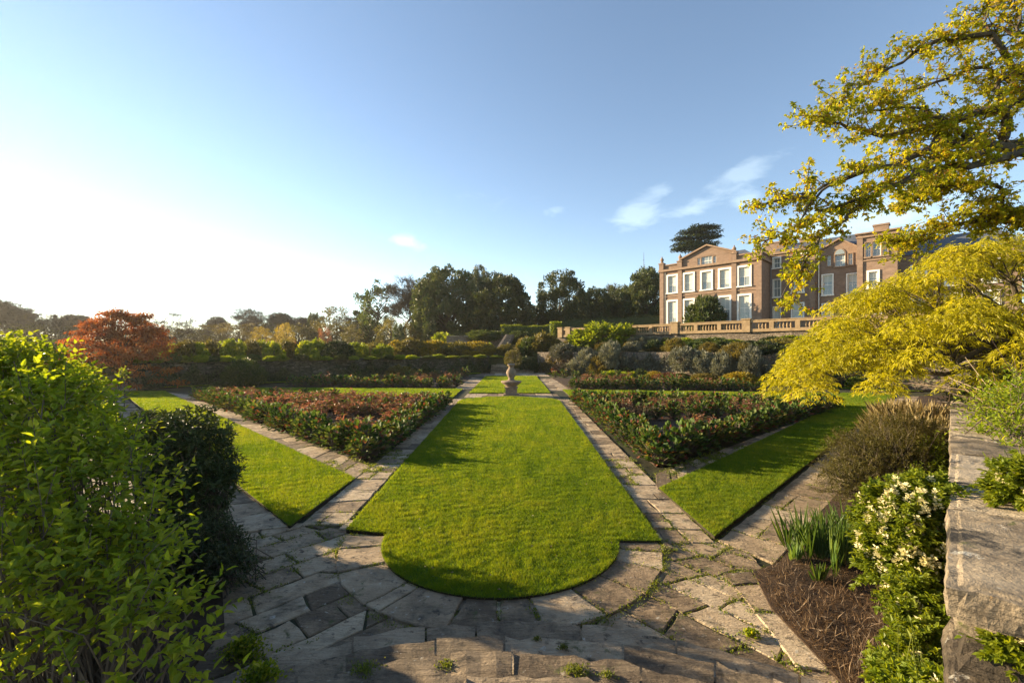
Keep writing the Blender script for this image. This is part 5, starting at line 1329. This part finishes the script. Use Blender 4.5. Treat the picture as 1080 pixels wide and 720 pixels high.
sprig_shrub('evergreen_bush', 'dark glossy rounded evergreen bush in the left border beside the path', (-4.5,6.4,.06),
    [blob(190,490,6.5,50), blob(165,500,6.6,44), blob(210,515,6.3,30), blob(185,530,6.3,44), blob(160,470,6.9,30)], 'leaf_dark', 2100, 8, .075, .035, 65, slen=.14, inner=.6)
sprig_shrub('low_bush', 'low dark small-leaved bush at the paving edge in front of the evergreen bush', (-3.75,5.55,.06),
    [blob(225,590,5.6,34), blob(200,600,5.4,36), blob(238,610,5.3,26), blob(205,570,5.8,30)], 'leaf_holm', 1300, 7, .045, .022, 66, slen=.12)
def on_steps(px, py):
    for i in range(8, 0, -1):
        q = P(px, py, .15*i)
        if np.hypot(q[0], q[1]) <= 4.95-.45*i+.01: return .15*i
    return .03
def small_plant(name, label, px, py, z, r, h, n, mat, seed, ll=.035, lw=.02, group=None):
    z = on_steps(px, py); q = P(px, py, z); rng = np.random.default_rng(seed); t = thing(name, label, 'plant', q, group); mb, st = MB(), MB()
    p = q + rng.normal(0,1,(n,3))*np.array([r*.45,r*.32,0]); p[:,2] = z+h*rng.random(n)**1.2*np.exp(-((p[:,0]-q[0])**2+(p[:,1]-q[1])**2)/r**2)
    d = rv(rng,n); d[:,2] = np.abs(d[:,2])+.2; leaves(mb, p, d, rv(rng,n)+np.array([0,0,.6]), ll*rng.uniform(.6,1.3,n), lw, rng.random(n))
    for i in range(0,n,12): st.tube([[q[0]+(p[i,0]-q[0])*.6,q[1]+(p[i,1]-q[1])*.6,z-.01], p[i]], [.002,.0015], 3)
    obj('foliage', mb, M[mat], t); obj('stem', st, M['moss_leaf'], t)
small_plant('step_weed', 'lush green weed at the left end of the curved steps', 258,690,.35,.20,.16,700,'leaf_fresh',71)
small_plant('step_weed', 'green weed at the bottom edge left of the steps', 275,716,.45,.16,.13,500,'leaf_fresh',72)
small_plant('step_weed', 'long green weed tuft growing on the left part of the bottom step', 385,706,.5,.13,.025,300,'moss_leaf',73,.02,.010)
small_plant('step_weed', 'small green weed tuft on the step left of centre', 470,702,.5,.10,.02,200,'moss_leaf',74,.02,.010)
small_plant('step_weed', 'bright green weed tuft on the step right of centre', 608,708,.5,.11,.03,320,'moss_leaf',75,.02,.010)
small_plant('step_weed', 'tiny green weed below the middle of the round lawn end', 566,674,.5,.04,.02,80,'moss_leaf',76,.018,.009)
small_plant('step_weed', 'tiny yellow-green weed beside the middle step, right of the tiniest one', 594,683,.5,.05,.02,100,'moss_leaf',77,.018,.009)
small_plant('step_weed', 'small weed rosette in the paving joint near the right border', 792,670,.03,.09,.05,200,'leaf_fresh',78,.035,.018)
small_plant('step_weed', 'small moss-green weed tuft on the right end of the steps', 640,712,.5,.06,.02,120,'moss_leaf',79,.018,.009)
# thin staked sapling beside the left lawn
q = P(131,432,.05); t = thing('young_sapling', 'thin staked young sapling with a yellow leafy tip in the left border', 'plant', q)
obj('stem', MB().tube([q, q+np.array([.02,0,1.0]), PD(131,392,q[1])], [.02,.018,.014], 5), M['twig'], t)
mb = MB(); n = 130; rng = np.random.default_rng(3); p = PD(130,393,q[1])+rng.normal(0,.11,(n,3)); leaves(mb, p, rv(rng,n), rv(rng,n), .13, .07, rng.random(n)); obj('foliage', mb, M['leaf_lime'], t)

# right border: heath bush, dry grass, iris, corydalis, dead stems
sprig_shrub('heath_bush', 'bronze-green feathery heath bush in the right border', (7.0,7.6,.06),
    [blob(925,500,8.0,46), blob(965,490,8.2,40), blob(900,515,7.8,30), blob(945,470,8.6,34), blob(985,475,8.6,26), blob(930,530,7.6,36), blob(905,485,8.1,24)], 'leaf_olive', 5200, 10, .045, .011, 81, slen=.18, up=.6, fold=.1)
def dry_grass(name, label, base, r, h, n, mat, seed, lean=.5, w=.006, cat='grass clump'):
    rng = np.random.default_rng(seed); b = np.array(base, float); t = thing(name, label, cat, b); mb = MB()
    a = rng.uniform(0,6.28,n); q = r*rng.random(n)**.5*.7; p = b+np.c_[q*np.cos(a), q*np.sin(a), 0*a]
    d1 = unit(np.c_[np.cos(a)*lean*rng.random(n), np.sin(a)*lean*rng.random(n), np.ones(n)]+rv(rng,n)*.2); hh = h*rng.uniform(.5,1.1,n)
    leaves(mb, p, d1, rv(rng,n), hh, w, rng.random(n), droop=.18); obj('blades', mb, M[mat], t)
dry_grass('dry_grass_clump', 'straw-coloured dry grass clump behind the heath bush against the right wall', (10.6,11.6,.06), 1.0, 1.15, 1500, 'straw', 82, .5, .012)
dry_grass('dry_grass_clump', 'straw-coloured dry clump further along the foot of the right wall', (13.2,14.6,.06), 1.1, 1.2, 1200, 'straw', 83, .5, .016)
sprig_shrub('leafy_shrub', 'light green small-leaved shrub at the wall foot right of the heath bush', (7.6,8.3,.06), [blob(985,520,7.2,24), blob(990,490,7.8,22), blob(975,540,6.6,22)], 'leaf_lime', 700, 8, .05, .025, 84, slen=.2)
def iris(label, px, py, n, seed, h=.5):
    q = P(px, py, .055); rng = np.random.default_rng(seed); t = thing('iris_clump', label, 'plant', q, None); mb = MB()
    for f in range(n):
        c = q + np.r_[rng.normal(0,.20 if n > 5 else .05,2),0]; fd = rng.uniform(0,3.14); fv = np.array([math.cos(fd), math.sin(fd), 0]); k = 7
        sp = np.linspace(-.5,.5,k)+rng.normal(0,.06,k); d = unit(np.c_[fv[0]*sp, fv[1]*sp, np.ones(k)]+rng.normal(0,.06,(k,3)))
        leaves(mb, c+fv*(sp*.08)[:,None], d, np.tile(np.array([-fv[1],fv[0],0]),(k,1))+rng.normal(0,.1,(k,3)), h*rng.uniform(.55,1.1,k), rng.uniform(.026,.04,k), rng.random(k), fold=.05, droop=.06)
    obj('blades', mb, M['iris_leaf'], t)
iris('large iris clump with upright sword leaves, left of the cream-flowered mound', 868,590,20,91,.60); iris('iris clump of sword leaves right under the cream-flowered mound', 905,594,16,92,.58)
iris('iris clump between the heath bush and the other irises', 885,572,14,93,.55); iris('small separate iris tuft at the left end of the irises near the path', 836,590,3,94,.26); iris('tiny iris tuft in front of the larger iris clumps', 866,612,4,95,.24)
def dead_stems():
    rng = np.random.default_rng(97); mb = MB(); n = 5200
    px = rng.uniform(795,1000,n*2); py = rng.uniform(592,735,n*2); p = np.array([P(a,b,.05) for a,b in zip(px,py)])
    ok = in_poly(p[:,:2], BORDER_R) & (p[:,0]-p[:,1] < -.12) & ((px-790) > (612-py)*1.2)
    p = p[ok][:n]; k = len(p)
    clump = .5+.5*np.sin(p[:,0]*9+np.sin(p[:,1]*7))*np.sin(p[:,1]*10+1)
    d = rv(rng,k); d[:,2] = np.abs(d[:,2])*1.0+.25
    leaves(mb, p, d, rv(rng,k), rng.uniform(.05,.20,k)*(.4+clump), rng.uniform(.003,.007,k), np.clip(rng.random(k)*.8+.1*clump,0,1), simple=True, droop=.2)
    tag(obj('dead_stems', mb, M['dead']), 'brown dry cut-back stems covering the soil of the near right border', 'dead stems', kind='stuff')
dead_stems()
q = P(905,690,.06); t = thing('fallen_twig', 'single pale fallen twig lying on the brown dead stems', 'twig', q)
obj('twig', MB().tube([P(905,691,.16), P(915,705,.17), P(926,722,.18)], [.004,.005,.005], 5, 1), M['twig'], t)

def corydalis(label, base, blobs, nspr, nfl, seed, facing):
    t = sprig_shrub('corydalis', label, base, blobs, 'leaf_lime', nspr, 8, .034, .022, seed, slen=.10, up=.3, stem_mat='moss_leaf', cat='flowering plant', palm=True, inner=.55, srad=.3, every=14)
    rng = np.random.default_rng(seed+1); B = np.array(blobs); fl = MB()
    for _ in range(nfl):
        b = B[rng.choice(len(B), p=B[:,3]**2/np.sum(B[:,3]**2))]; v = unit(np.array(facing)+rng.normal(0,.8,3)); v[2] = abs(v[2]) if rng.random() < .7 else v[2]
        c = b[:3]+v*b[3]*1.08; ax = unit(v*.4+np.array([0,0,1])+rng.normal(0,.3,3)); k = 26; f = rng.random(k)
        o = rv(rng,k); o -= (o@ax)[:,None]*ax; p = c+ax*(f*.07)[:,None]+o*(.015*(1.1-f))[:,None]
        leaves(fl, p, unit(o+ax*.4), rv(rng,k), 0.022, .013, rng.random(k), fold=.5, droop=.3)
    obj('flower', fl, M['petal'], t)
corydalis('cream-flowered green mound growing out of the face of the near right wall', (2.55,2.75,.9),
    [blob(965,560,2.95,44), blob(946,550,3.05,20), blob(992,540,2.95,26), blob(955,605,2.85,34), blob(968,635,2.65,24), blob(960,590,2.85,38), blob(975,660,2.5,18), blob(970,530,3.1,20), blob(968,690,2.35,20), blob(958,712,2.3,18)], 1900, 120, 101, (-.5,-.5,.7))
corydalis('cream-flowered green plant on top of the near wall at the right edge', PD(1082,534,2.6), [blob(1078,524,2.6,18), blob(1098,520,2.5,30), blob(1062,534,2.6,8)], 520, 26, 103, (-.4,-.5,.8))
corydalis('pale flowering plant at the bottom right corner in front of the wall end', PD(1086,706,1.75), [blob(1082,700,1.75,18), blob(1097,692,1.75,24), blob(1074,676,1.78,8)], 380, 14, 105, (-.4,-.5,.8))
corydalis('small low corydalis tuft at the foot of the near wall end', PD(968,742,2.05), [blob(955,738,2.1,18), blob(995,742,1.95,14)], 240, 5, 107, (-.4,-.5,.8))

# plants on the terrace right of the wall
sprig_shrub('twiggy_shrub', 'reddish-stemmed green twiggy shrub on the wall top below the yellow maple', (5.4,4.4,1.8), [blob(1078,470,4.6,28), blob(1098,450,4.8,44), blob(1052,450,5.4,16), blob(1088,500,4.2,18)], 'leaf_fresh', 700, 6, .05, .026, 111, slen=.3)
bare_bush('twiggy_shrub', 'thin reddish twigs arching over the wall top at the right edge', (6.4,4.9,1.8), 1.3, 1.0, 90, M['dead'], seed=112, fan=1.0)
sprig_shrub('leafy_shrub', 'green ground-hugging shrub on the wall top further along', (8.6,7.6,1.8), [blob(1050,428,8,28), blob(1080,425,7.5,40), blob(1025,438,8.6,14)], 'leaf_mid', 900, 6, .06, .03, 113)

# ---------------------------------------------- yellow cut-leaf maple, right
def yellow_maple():
    rng = np.random.default_rng(121); base = np.array([11.4,8.6,1.8]); t = thing('japanese_maple', 'wide low yellow cut-leaf maple with drooping feathery foliage right of the mansion', 'tree', base)
    tr, cr = MB(), MB(); fork = np.array([10.9,8.8,2.9])
    tr.tube([base-np.array([0,0,.2]), base+np.array([-.1,0,.5]), fork], [.22,.18,.15], 8)
    C = np.array([10.2,9.2,1.95]); rx, ry, h = 4.2, 3.2, 3.2; tf = []
    while len(tf) < 285:
        a = rng.uniform(0,6.28); r = rng.random()**.55; lay = 1.0 if rng.random() < .62 else rng.uniform(.3,.9); zz = max(0,1-r**1.65)**(1/1.65)*lay
        p = C+np.array([rx*r*math.cos(a), ry*r*math.sin(a), h*zz-.35*r*rng.random()])
        if p[1] < 5.2: continue
        tf.append(p)
    tf = np.array(tf); hubs = tf[rng.choice(len(tf), 44, replace=False)]*.62+fork*.38+np.array([0,0,.1])
    for hb in hubs:
        m1 = fork*.65+hb*.35+rng.normal(0,.12,3); m2 = fork*.3+hb*.7+rng.normal(0,.12,3); tr.tube([fork,m1,m2,hb], [.085,.07,.055,.04], 6, rng.random())
    for c in tf:
        hb = hubs[np.argmin(np.linalg.norm(hubs-c,axis=1))]; m = (hb+c)/2+rng.normal(0,.08,3)+np.array([0,0,.08])
        tr.tube([hb,hb*.66+m*.34+rng.normal(0,.05,3),m,c], [.017,.014,.011,.005], 4, rng.random()); tt = rng.normal(.5,.16)
        k = int(165*rng.uniform(.7,1.3)); R_ = rng.uniform(.35,.62); a = rng.uniform(0,6.28,k); q = rng.random(k)**.6
        z = .18*(1-q**2)-.20*q+rng.normal(0,.035,k)
        p = c+np.c_[R_*q*np.cos(a), R_*q*np.sin(a), z]; out = np.c_[np.cos(a),np.sin(a),0*a]
        d = unit(out*(.35+.5*rng.random(k))[:,None]+np.array([0,0,-1])*(.25+.7*q*rng.random(k))[:,None]+rv(rng,k)*.25)
        s = unit(np.cross(d, np.array([0,0,1.])))
        ti = np.clip(tt+rng.normal(0,.18,k),0,1)
        for an in (-.5,0,.5):
            leaves(cr, p, unit(d*math.cos(an)+s*math.sin(an)), rv(rng,k)+out*.4+np.array([0,0,.3]), rng.uniform(.08,.15,k)*(1 if an == 0 else .8), .017, ti, simple=True, droop=.3)
    obj('trunk', tr, M['bark'], t); obj('crown', cr, M['leaf_yellow'], t)
yellow_maple()

# ------------------------------------- the spring maple reaching in top right
def spring_maple():
    rng = np.random.default_rng(131); base = np.array([11.6,5.6,1.8]); t = thing('spring_maple', 'large maple with yellow-green new leaves reaching in from the top right corner', 'tree', base); tr, cr = MB(), MB()
    hub = PD(1240,190,6.4); tr.tube([base-np.array([0,0,.2]), (base+hub)/2+np.array([.2,0,0]), hub, PD(1235,60,6.3)], [.30,.26,.22,.14], 9)
    limbs = [ # (pixels, start depth, end depth, start radius)
     ([(1240,190),(1140,172),(1080,160),(1050,152),(1020,145),(993,153),(960,163),(920,177),(880,192),(845,206),(812,214)], 6.4, 6.0, .085),
     ([(1240,195),(1140,185),(1085,158),(1053,167),(1023,177),(990,180),(947,193),(907,217),(887,233),(862,254),(847,288),(838,316)], 6.3, 5.6, .07),
     ([(1240,180),(1120,165),(1056,150),(1066,130),(1053,117),(1027,120),(993,130),(960,140),(920,136),(885,128),(856,127)], 6.5, 6.3, .085),
     ([(1235,100),(1140,90),(1077,83),(1040,42),(1013,38),(987,45),(950,68),(915,88),(884,110)], 6.5, 6.8, .06),
     ([(1235,110),(1140,100),(1077,90),(1040,70),(1000,80),(960,100),(925,112)], 6.6, 7.0, .05),
     ([(1235,60),(1130,40),(1077,40),(1050,25),(1020,20)], 6.4, 6.9, .05),
     ([(1056,118),(1050,85),(1068,82),(1090,84)], 6.5, 6.6, .05), ([(1075,40),(1073,20),(1070,-10)], 6.5, 6.4, .025), ([(1037,32),(1040,15),(1046,-12)], 6.7, 6.7, .016),
     ([(1240,215),(1140,225),(1080,232),(1060,228),(1030,232),(1000,240),(975,250),(952,255)], 6.6, 7.2, .06),
     ([(1240,215),(1120,222),(1060,226),(1058,200),(1035,193),(1000,196),(975,206),(960,214)], 6.7, 7.3, .05),
     ([(1050,152),(1030,163),(1000,168),(965,178),(930,196),(900,208)], 6.2, 5.8, .04),
     ([(1020,145),(1000,128),(975,120),(940,116),(905,120)], 6.2, 6.2, .035),
     ([(947,193),(915,205),(880,214),(845,232),(815,246),(795,256)], 6.0, 5.7, .03),
     ([(880,192),(855,215),(838,240),(826,252)], 6.0, 5.8, .02), ([(862,254),(852,262),(840,290),(824,314)], 5.7, 5.5, .014),
     ([(1055,118),(1075,104),(1095,96)], 6.4, 6.3, .05)]
    tips = []
    for li, (px, d0, d1, r) in enumerate(limbs):
        n = len(px); pts = np.array([PD(a,b,d0+(d1-d0)*i/(n-1)) for i,(a,b) in enumerate(px)])
        pts[1:-1] += rng.normal(0,.03,(n-2,3))
        # subdivide for crookedness
        f = np.linspace(0,n-1,3*n-2); pp = np.stack([np.interp(f,np.arange(n),pts[:,i]) for i in range(3)],1); pp[1:-1] += rng.normal(0,.018,(len(pp)-2,3))
        tr.tube(pp, np.linspace(r, max(.006, r*.14), len(pp)), 6, rng.random())
        inframe = [i for i in range(2, len(pp)) if pp[i][0]/pp[i][1] < 1.30]
        flow = unit(pts[-1]-pts[0])
        nt_ = int(len(inframe)*(1.2 if li in (1,13,14,15) else 5.5 if li in (9,10) else 2.9))
        for _ in range(nt_):
            i = inframe[rng.integers(len(inframe))]; dd = unit(flow*.7+np.array([rng.normal(0,.6),rng.normal(0,1.0),rng.normal(.08,.35)])); l = rng.uniform(.18,.50)*(.6 if li in (1,13,14,15) else 1)
            q = [pp[i]]
            for s in range(4): dd = unit(dd+rng.normal(0,.22,3)); q.append(q[-1]+dd*l/4)
            q = np.array(q); tr.tube(q, np.linspace(.009,.003,5), 4, rng.random()); tips += [q[2], q[3], q[4]]
            for __ in range(2):
                j = rng.integers(1,4); e = unit(dd+rng.normal(0,.7,3)); w = q[j]+e*rng.uniform(.1,.25); tr.tube([q[j],(q[j]+w)/2+rng.normal(0,.01,3),w], [.004,.003,.002], 3, rng.random()); tips.append(w)
        tips.append(pp[-1])
    tips = np.array(tips); n = len(tips); ct = rng.normal(.34,.18,n)
    for j in range(6):
        k = rng.random(n) < .8; p = tips[k]+rng.normal(0,.03,(k.sum(),3)); m = len(p); a = rng.uniform(0,6.28,m)
        d = unit(np.c_[np.cos(a)*.7,np.sin(a)*.7,rng.uniform(-1.0,.15,m)]); U = np.array([0,0,.4])+rv(rng,m); s = unit(np.cross(d,U)); ti = np.clip(ct[k]+rng.normal(0,.12,m),0,.76); ln = rng.uniform(.04,.078,m)
        for an,fc in ((-.8,.7),(0,1),(.8,.7)):
            leaves(cr, p, unit(d*math.cos(an)+s*math.sin(an)), U, ln*fc, ln*.42, ti, simple=True, droop=.3)
    k = rng.random(n) < .6; p = tips[k]; m = len(p)
    for j in range(4): leaves(cr, p+rng.normal(0,.025,(m,3)), rv(rng,m)+np.array([0,0,-.5]), rv(rng,m), .03, .016, rng.uniform(.85,1,m), simple=True)
    obj('trunk', tr, M['bark'], t); obj('crown', cr, M['leaf_spring'], t)
spring_maple()

# ------------------------------------------------------------ ivy, more shrubs
def ivy(label, a, b, w0, w1, z0, z1, seed, mat='leaf_dark', n=2600, ll=.14):
    rng = np.random.default_rng(seed); a, b = np.array(a,float), np.array(b,float); e = b-a; ln = np.linalg.norm(e); e /= ln; nn = np.array([e[1],-e[0]])
    s = rng.normal((w0+w1)/2, (w1-w0)/3.2, n); top = z1-(z1-z0)*.5*np.abs(np.sin(s*1.7+seed)); z = z0+(top-z0)*rng.random(n)**.8
    p = np.c_[a[0]+e[0]*s+nn[0]*rng.uniform(.02,.28,n), a[1]+e[1]*s+nn[1]*rng.uniform(.02,.28,n), z]
    q = np.array([*(a+e*(w0+w1)/2), z0]); t = thing('wall_climber', label, 'climber', q); mb, st = MB(), MB()
    leaves(mb, p, rv(rng,n)+np.array([nn[0],nn[1],-.3]), rv(rng,n)+np.array([nn[0],nn[1],.4]), ll*rng.uniform(.6,1.4,n), ll*.7, rng.random(n), simple=True)
    for i in range(8):
        x = rng.uniform(w0,w1); st.tube([[*(a+e*((w0+w1)/2)+nn*.1),z0],[*(a+e*x+nn*.06),(z0+z1)/2],[*(a+e*(x+rng.normal(0,.3))+nn*.06),z1*.9]], [.03,.02,.01], 4)
    obj('foliage', mb, M[mat], t); obj('stem', st, M['twig'], t)
WL = ((-29.2,32.6),(-3.1,59.2)); WR = ((3.4,59.0),(36,26.0))
for i,(w0,w1,z1,lab) in enumerate([(2,6,1.9,'dark climber on the shaded left wall close to the copper maple'),(9,12,1.5,'dark climber on the shaded left wall left of the rounded green shrub'),(17,22,2.0,'dark climber on the shaded left wall right of the rounded green shrub'),(25,28,1.6,'dark climber on the shaded left wall toward the far corner'),(31,37,2.1,'broad dark climber on the shaded left wall next to the far steps')]):
    ivy(lab, *WL, w0, w1, .05, z1, 300+i, n=2200)
for i,(w0,w1,z0,z1,lab,mt) in enumerate([(1,6,.1,2.7,'brownish climber on the far right wall beside the far steps','leaf_heath'),(14,18,.9,2.8,'grey climber hanging over the far right wall behind the rust bush','leaf_grey'),(22,27,.3,2.8,'olive climber on the far right wall below the mansion','leaf_olive'),(29,37,.1,2.9,'dark climber on the far right wall behind the yellow maple','leaf_mid')]):
    ivy(lab, *WR, w0, w1, z0, z1, 320+i, mt, n=2600, ll=.16)
TW = (tuple(KD(588,75.3)), (48,27.3))
for i in range(22):
    s_ = 1.5+i*1.9; e_ = unit(np.array(TW[1])-np.array(TW[0])); p_ = np.array(TW[0])+e_*s_ - np.array([.707,.707])*RNG.uniform(.6,2.4)
    shrub(['mid','fresh','heath','olive','grey','dark'][int(RNG.integers(6))], p_[0], p_[1], 3.5, RNG.uniform(.7,1.4), RNG.uniform(.5,1.25), 'low mixed plant at the foot of the wall under the balustrade', 'terrace_plant', 'low plants under the balustrade', 'plant')
for i in range(20):
    s_ = 3+i*1.75; e_ = unit(np.array(WR[1])-np.array(WR[0])); p_ = np.array(WR[0])+e_*s_ + np.array([.707,.707])*RNG.uniform(.7,3.5)
    shrub(['grey2','heath','olive','grey','mid','dark'][int(RNG.integers(6))], p_[0], p_[1], 2.72, RNG.uniform(.8,1.5), RNG.uniform(.6,1.5), 'shrub growing on top of the far right wall', 'terrace_shrub', 'shrubs along the top of the far right wall')
for i in range(16):
    s_ = 4+i*2.0; e_ = unit(np.array(WR[1])-np.array(WR[0])); p_ = np.array(WR[0])+e_*s_ - np.array([.707,.707])*RNG.uniform(.5,1.2)
    shrub(['mid','heath','olive','fresh','rust','dark'][int(RNG.integers(6))], p_[0], p_[1], .05, RNG.uniform(.5,1.0), RNG.uniform(.5,1.1), 'small plant in the border along the foot of the far right wall', 'border_plant', 'small plants at the foot of the far right wall', 'plant')
for (k,px,top,d,z,w,lab) in [('olive',553,356,63,2.2,22,'olive shrub right beside the steep stone stair'),('mid',562,362,61.5,2.2,24,'green shrub between the clipped ball and the grey shrubs'),('grey',578,360,62,2.2,24,'grey-green shrub above the clipped ball to its right'),('lime',516,362,64,2.2,10,'bright yellow-green tuft at the left foot of the steep stair'),('dark',553,377,58.4,.05,20,'dark bush at the foot of the far steps right of the ball'),('dark',570,372,60,.05,30,'dark bush against the wall end right of the far steps'),('mid',548,350,71,4.4,26,'green shrub at the top of the steep stair')]:
    pxs(k, px, top, d, z, w, lab)
for px,top,w,d in [(455,328,40,100),(488,322,44,104),(512,326,36,104),(545,328,44,102),(565,322,34,104),(606,318,40,106),(640,316,46,108),(668,314,44,108),(697,318,30,106)]:
    tree('dark', px, top, d, w*1.15, 'dark undergrowth thicket filling in below the evergreen trees', 'dark thickets under the evergreens', 'thicket')
for i,(px,top,w,d,k) in enumerate([(185,344,46,96,'brown'),(207,341,40,102,'scrub'),(232,340,44,108,'brown'),(252,338,40,104,'brown'),(290,338,44,112,'brown'),(315,338,40,106,'scrub'),(338,340,36,104,'brown'),(362,336,40,112,'spring'),(386,332,40,106,'scrub'),(412,330,40,108,'brown'),(160,346,40,104,'brown'),(16,338,60,90,'scrub'),(58,340,60,92,'brown')]):
    tree(k, px, top+2, d, w*1.25, 'low leafy or twiggy thicket in the belt below the bare skyline trees', 'thickets in the belt below the skyline trees', 'thicket')
pxs('olive', 533,363,61.5,2.2,20,'rounded olive shrub in front of the steep stone stair')
# thin sunny haze over the valley: one closed box round the whole scene
if HAZE:
    hm = bpy.data.materials.new('haze'); hm.use_nodes = True; nt = hm.node_tree; nt.nodes.clear()
    pv = nt.nodes.new('ShaderNodeVolumePrincipled'); pv.inputs['Color'].default_value = (.93,.92,.88,1); pv.inputs['Density'].default_value = HAZE; pv.inputs['Anisotropy'].default_value = .5
    ot = nt.nodes.new('ShaderNodeOutputMaterial'); nt.links.new(pv.outputs[0], ot.inputs['Volume'])
    hb = MB().box((-2700,-80,-8),(2700,2700,48)); ho = obj('haze', hb, hm); ho['kind'] = 'stuff'
    tag(ho, 'thin pale evening haze lying over the garden and the distant trees', 'haze')

def lawn_bits():
    mb = MB()
    for lp, k in ((LAWN_C, 260), (LAWN_L, 90), (LAWN_R, 110)):
        a = np.array(lp); p = np.c_[RNG.uniform(a[:,0].min(),a[:,0].max(),k*3), a[:,1].min()+(a[:,1].max()-a[:,1].min())*RNG.random(k*3)**1.8]; p = p[in_poly(p, lp)][:k]; m = len(p)
        d = rv(RNG,m); d[:,2] *= .3; leaves(mb, np.c_[p, np.full(m,.105)], d, np.array([0,0,1.])+rv(RNG,m)*.5, RNG.uniform(.02,.05,m), RNG.uniform(.012,.03,m), RNG.random(m))
    tag(obj('fallen_leaves', mb, M['dead']), 'few small brown fallen leaves lying on the near lawns', 'fallen leaves', kind='stuff')
lawn_bits()
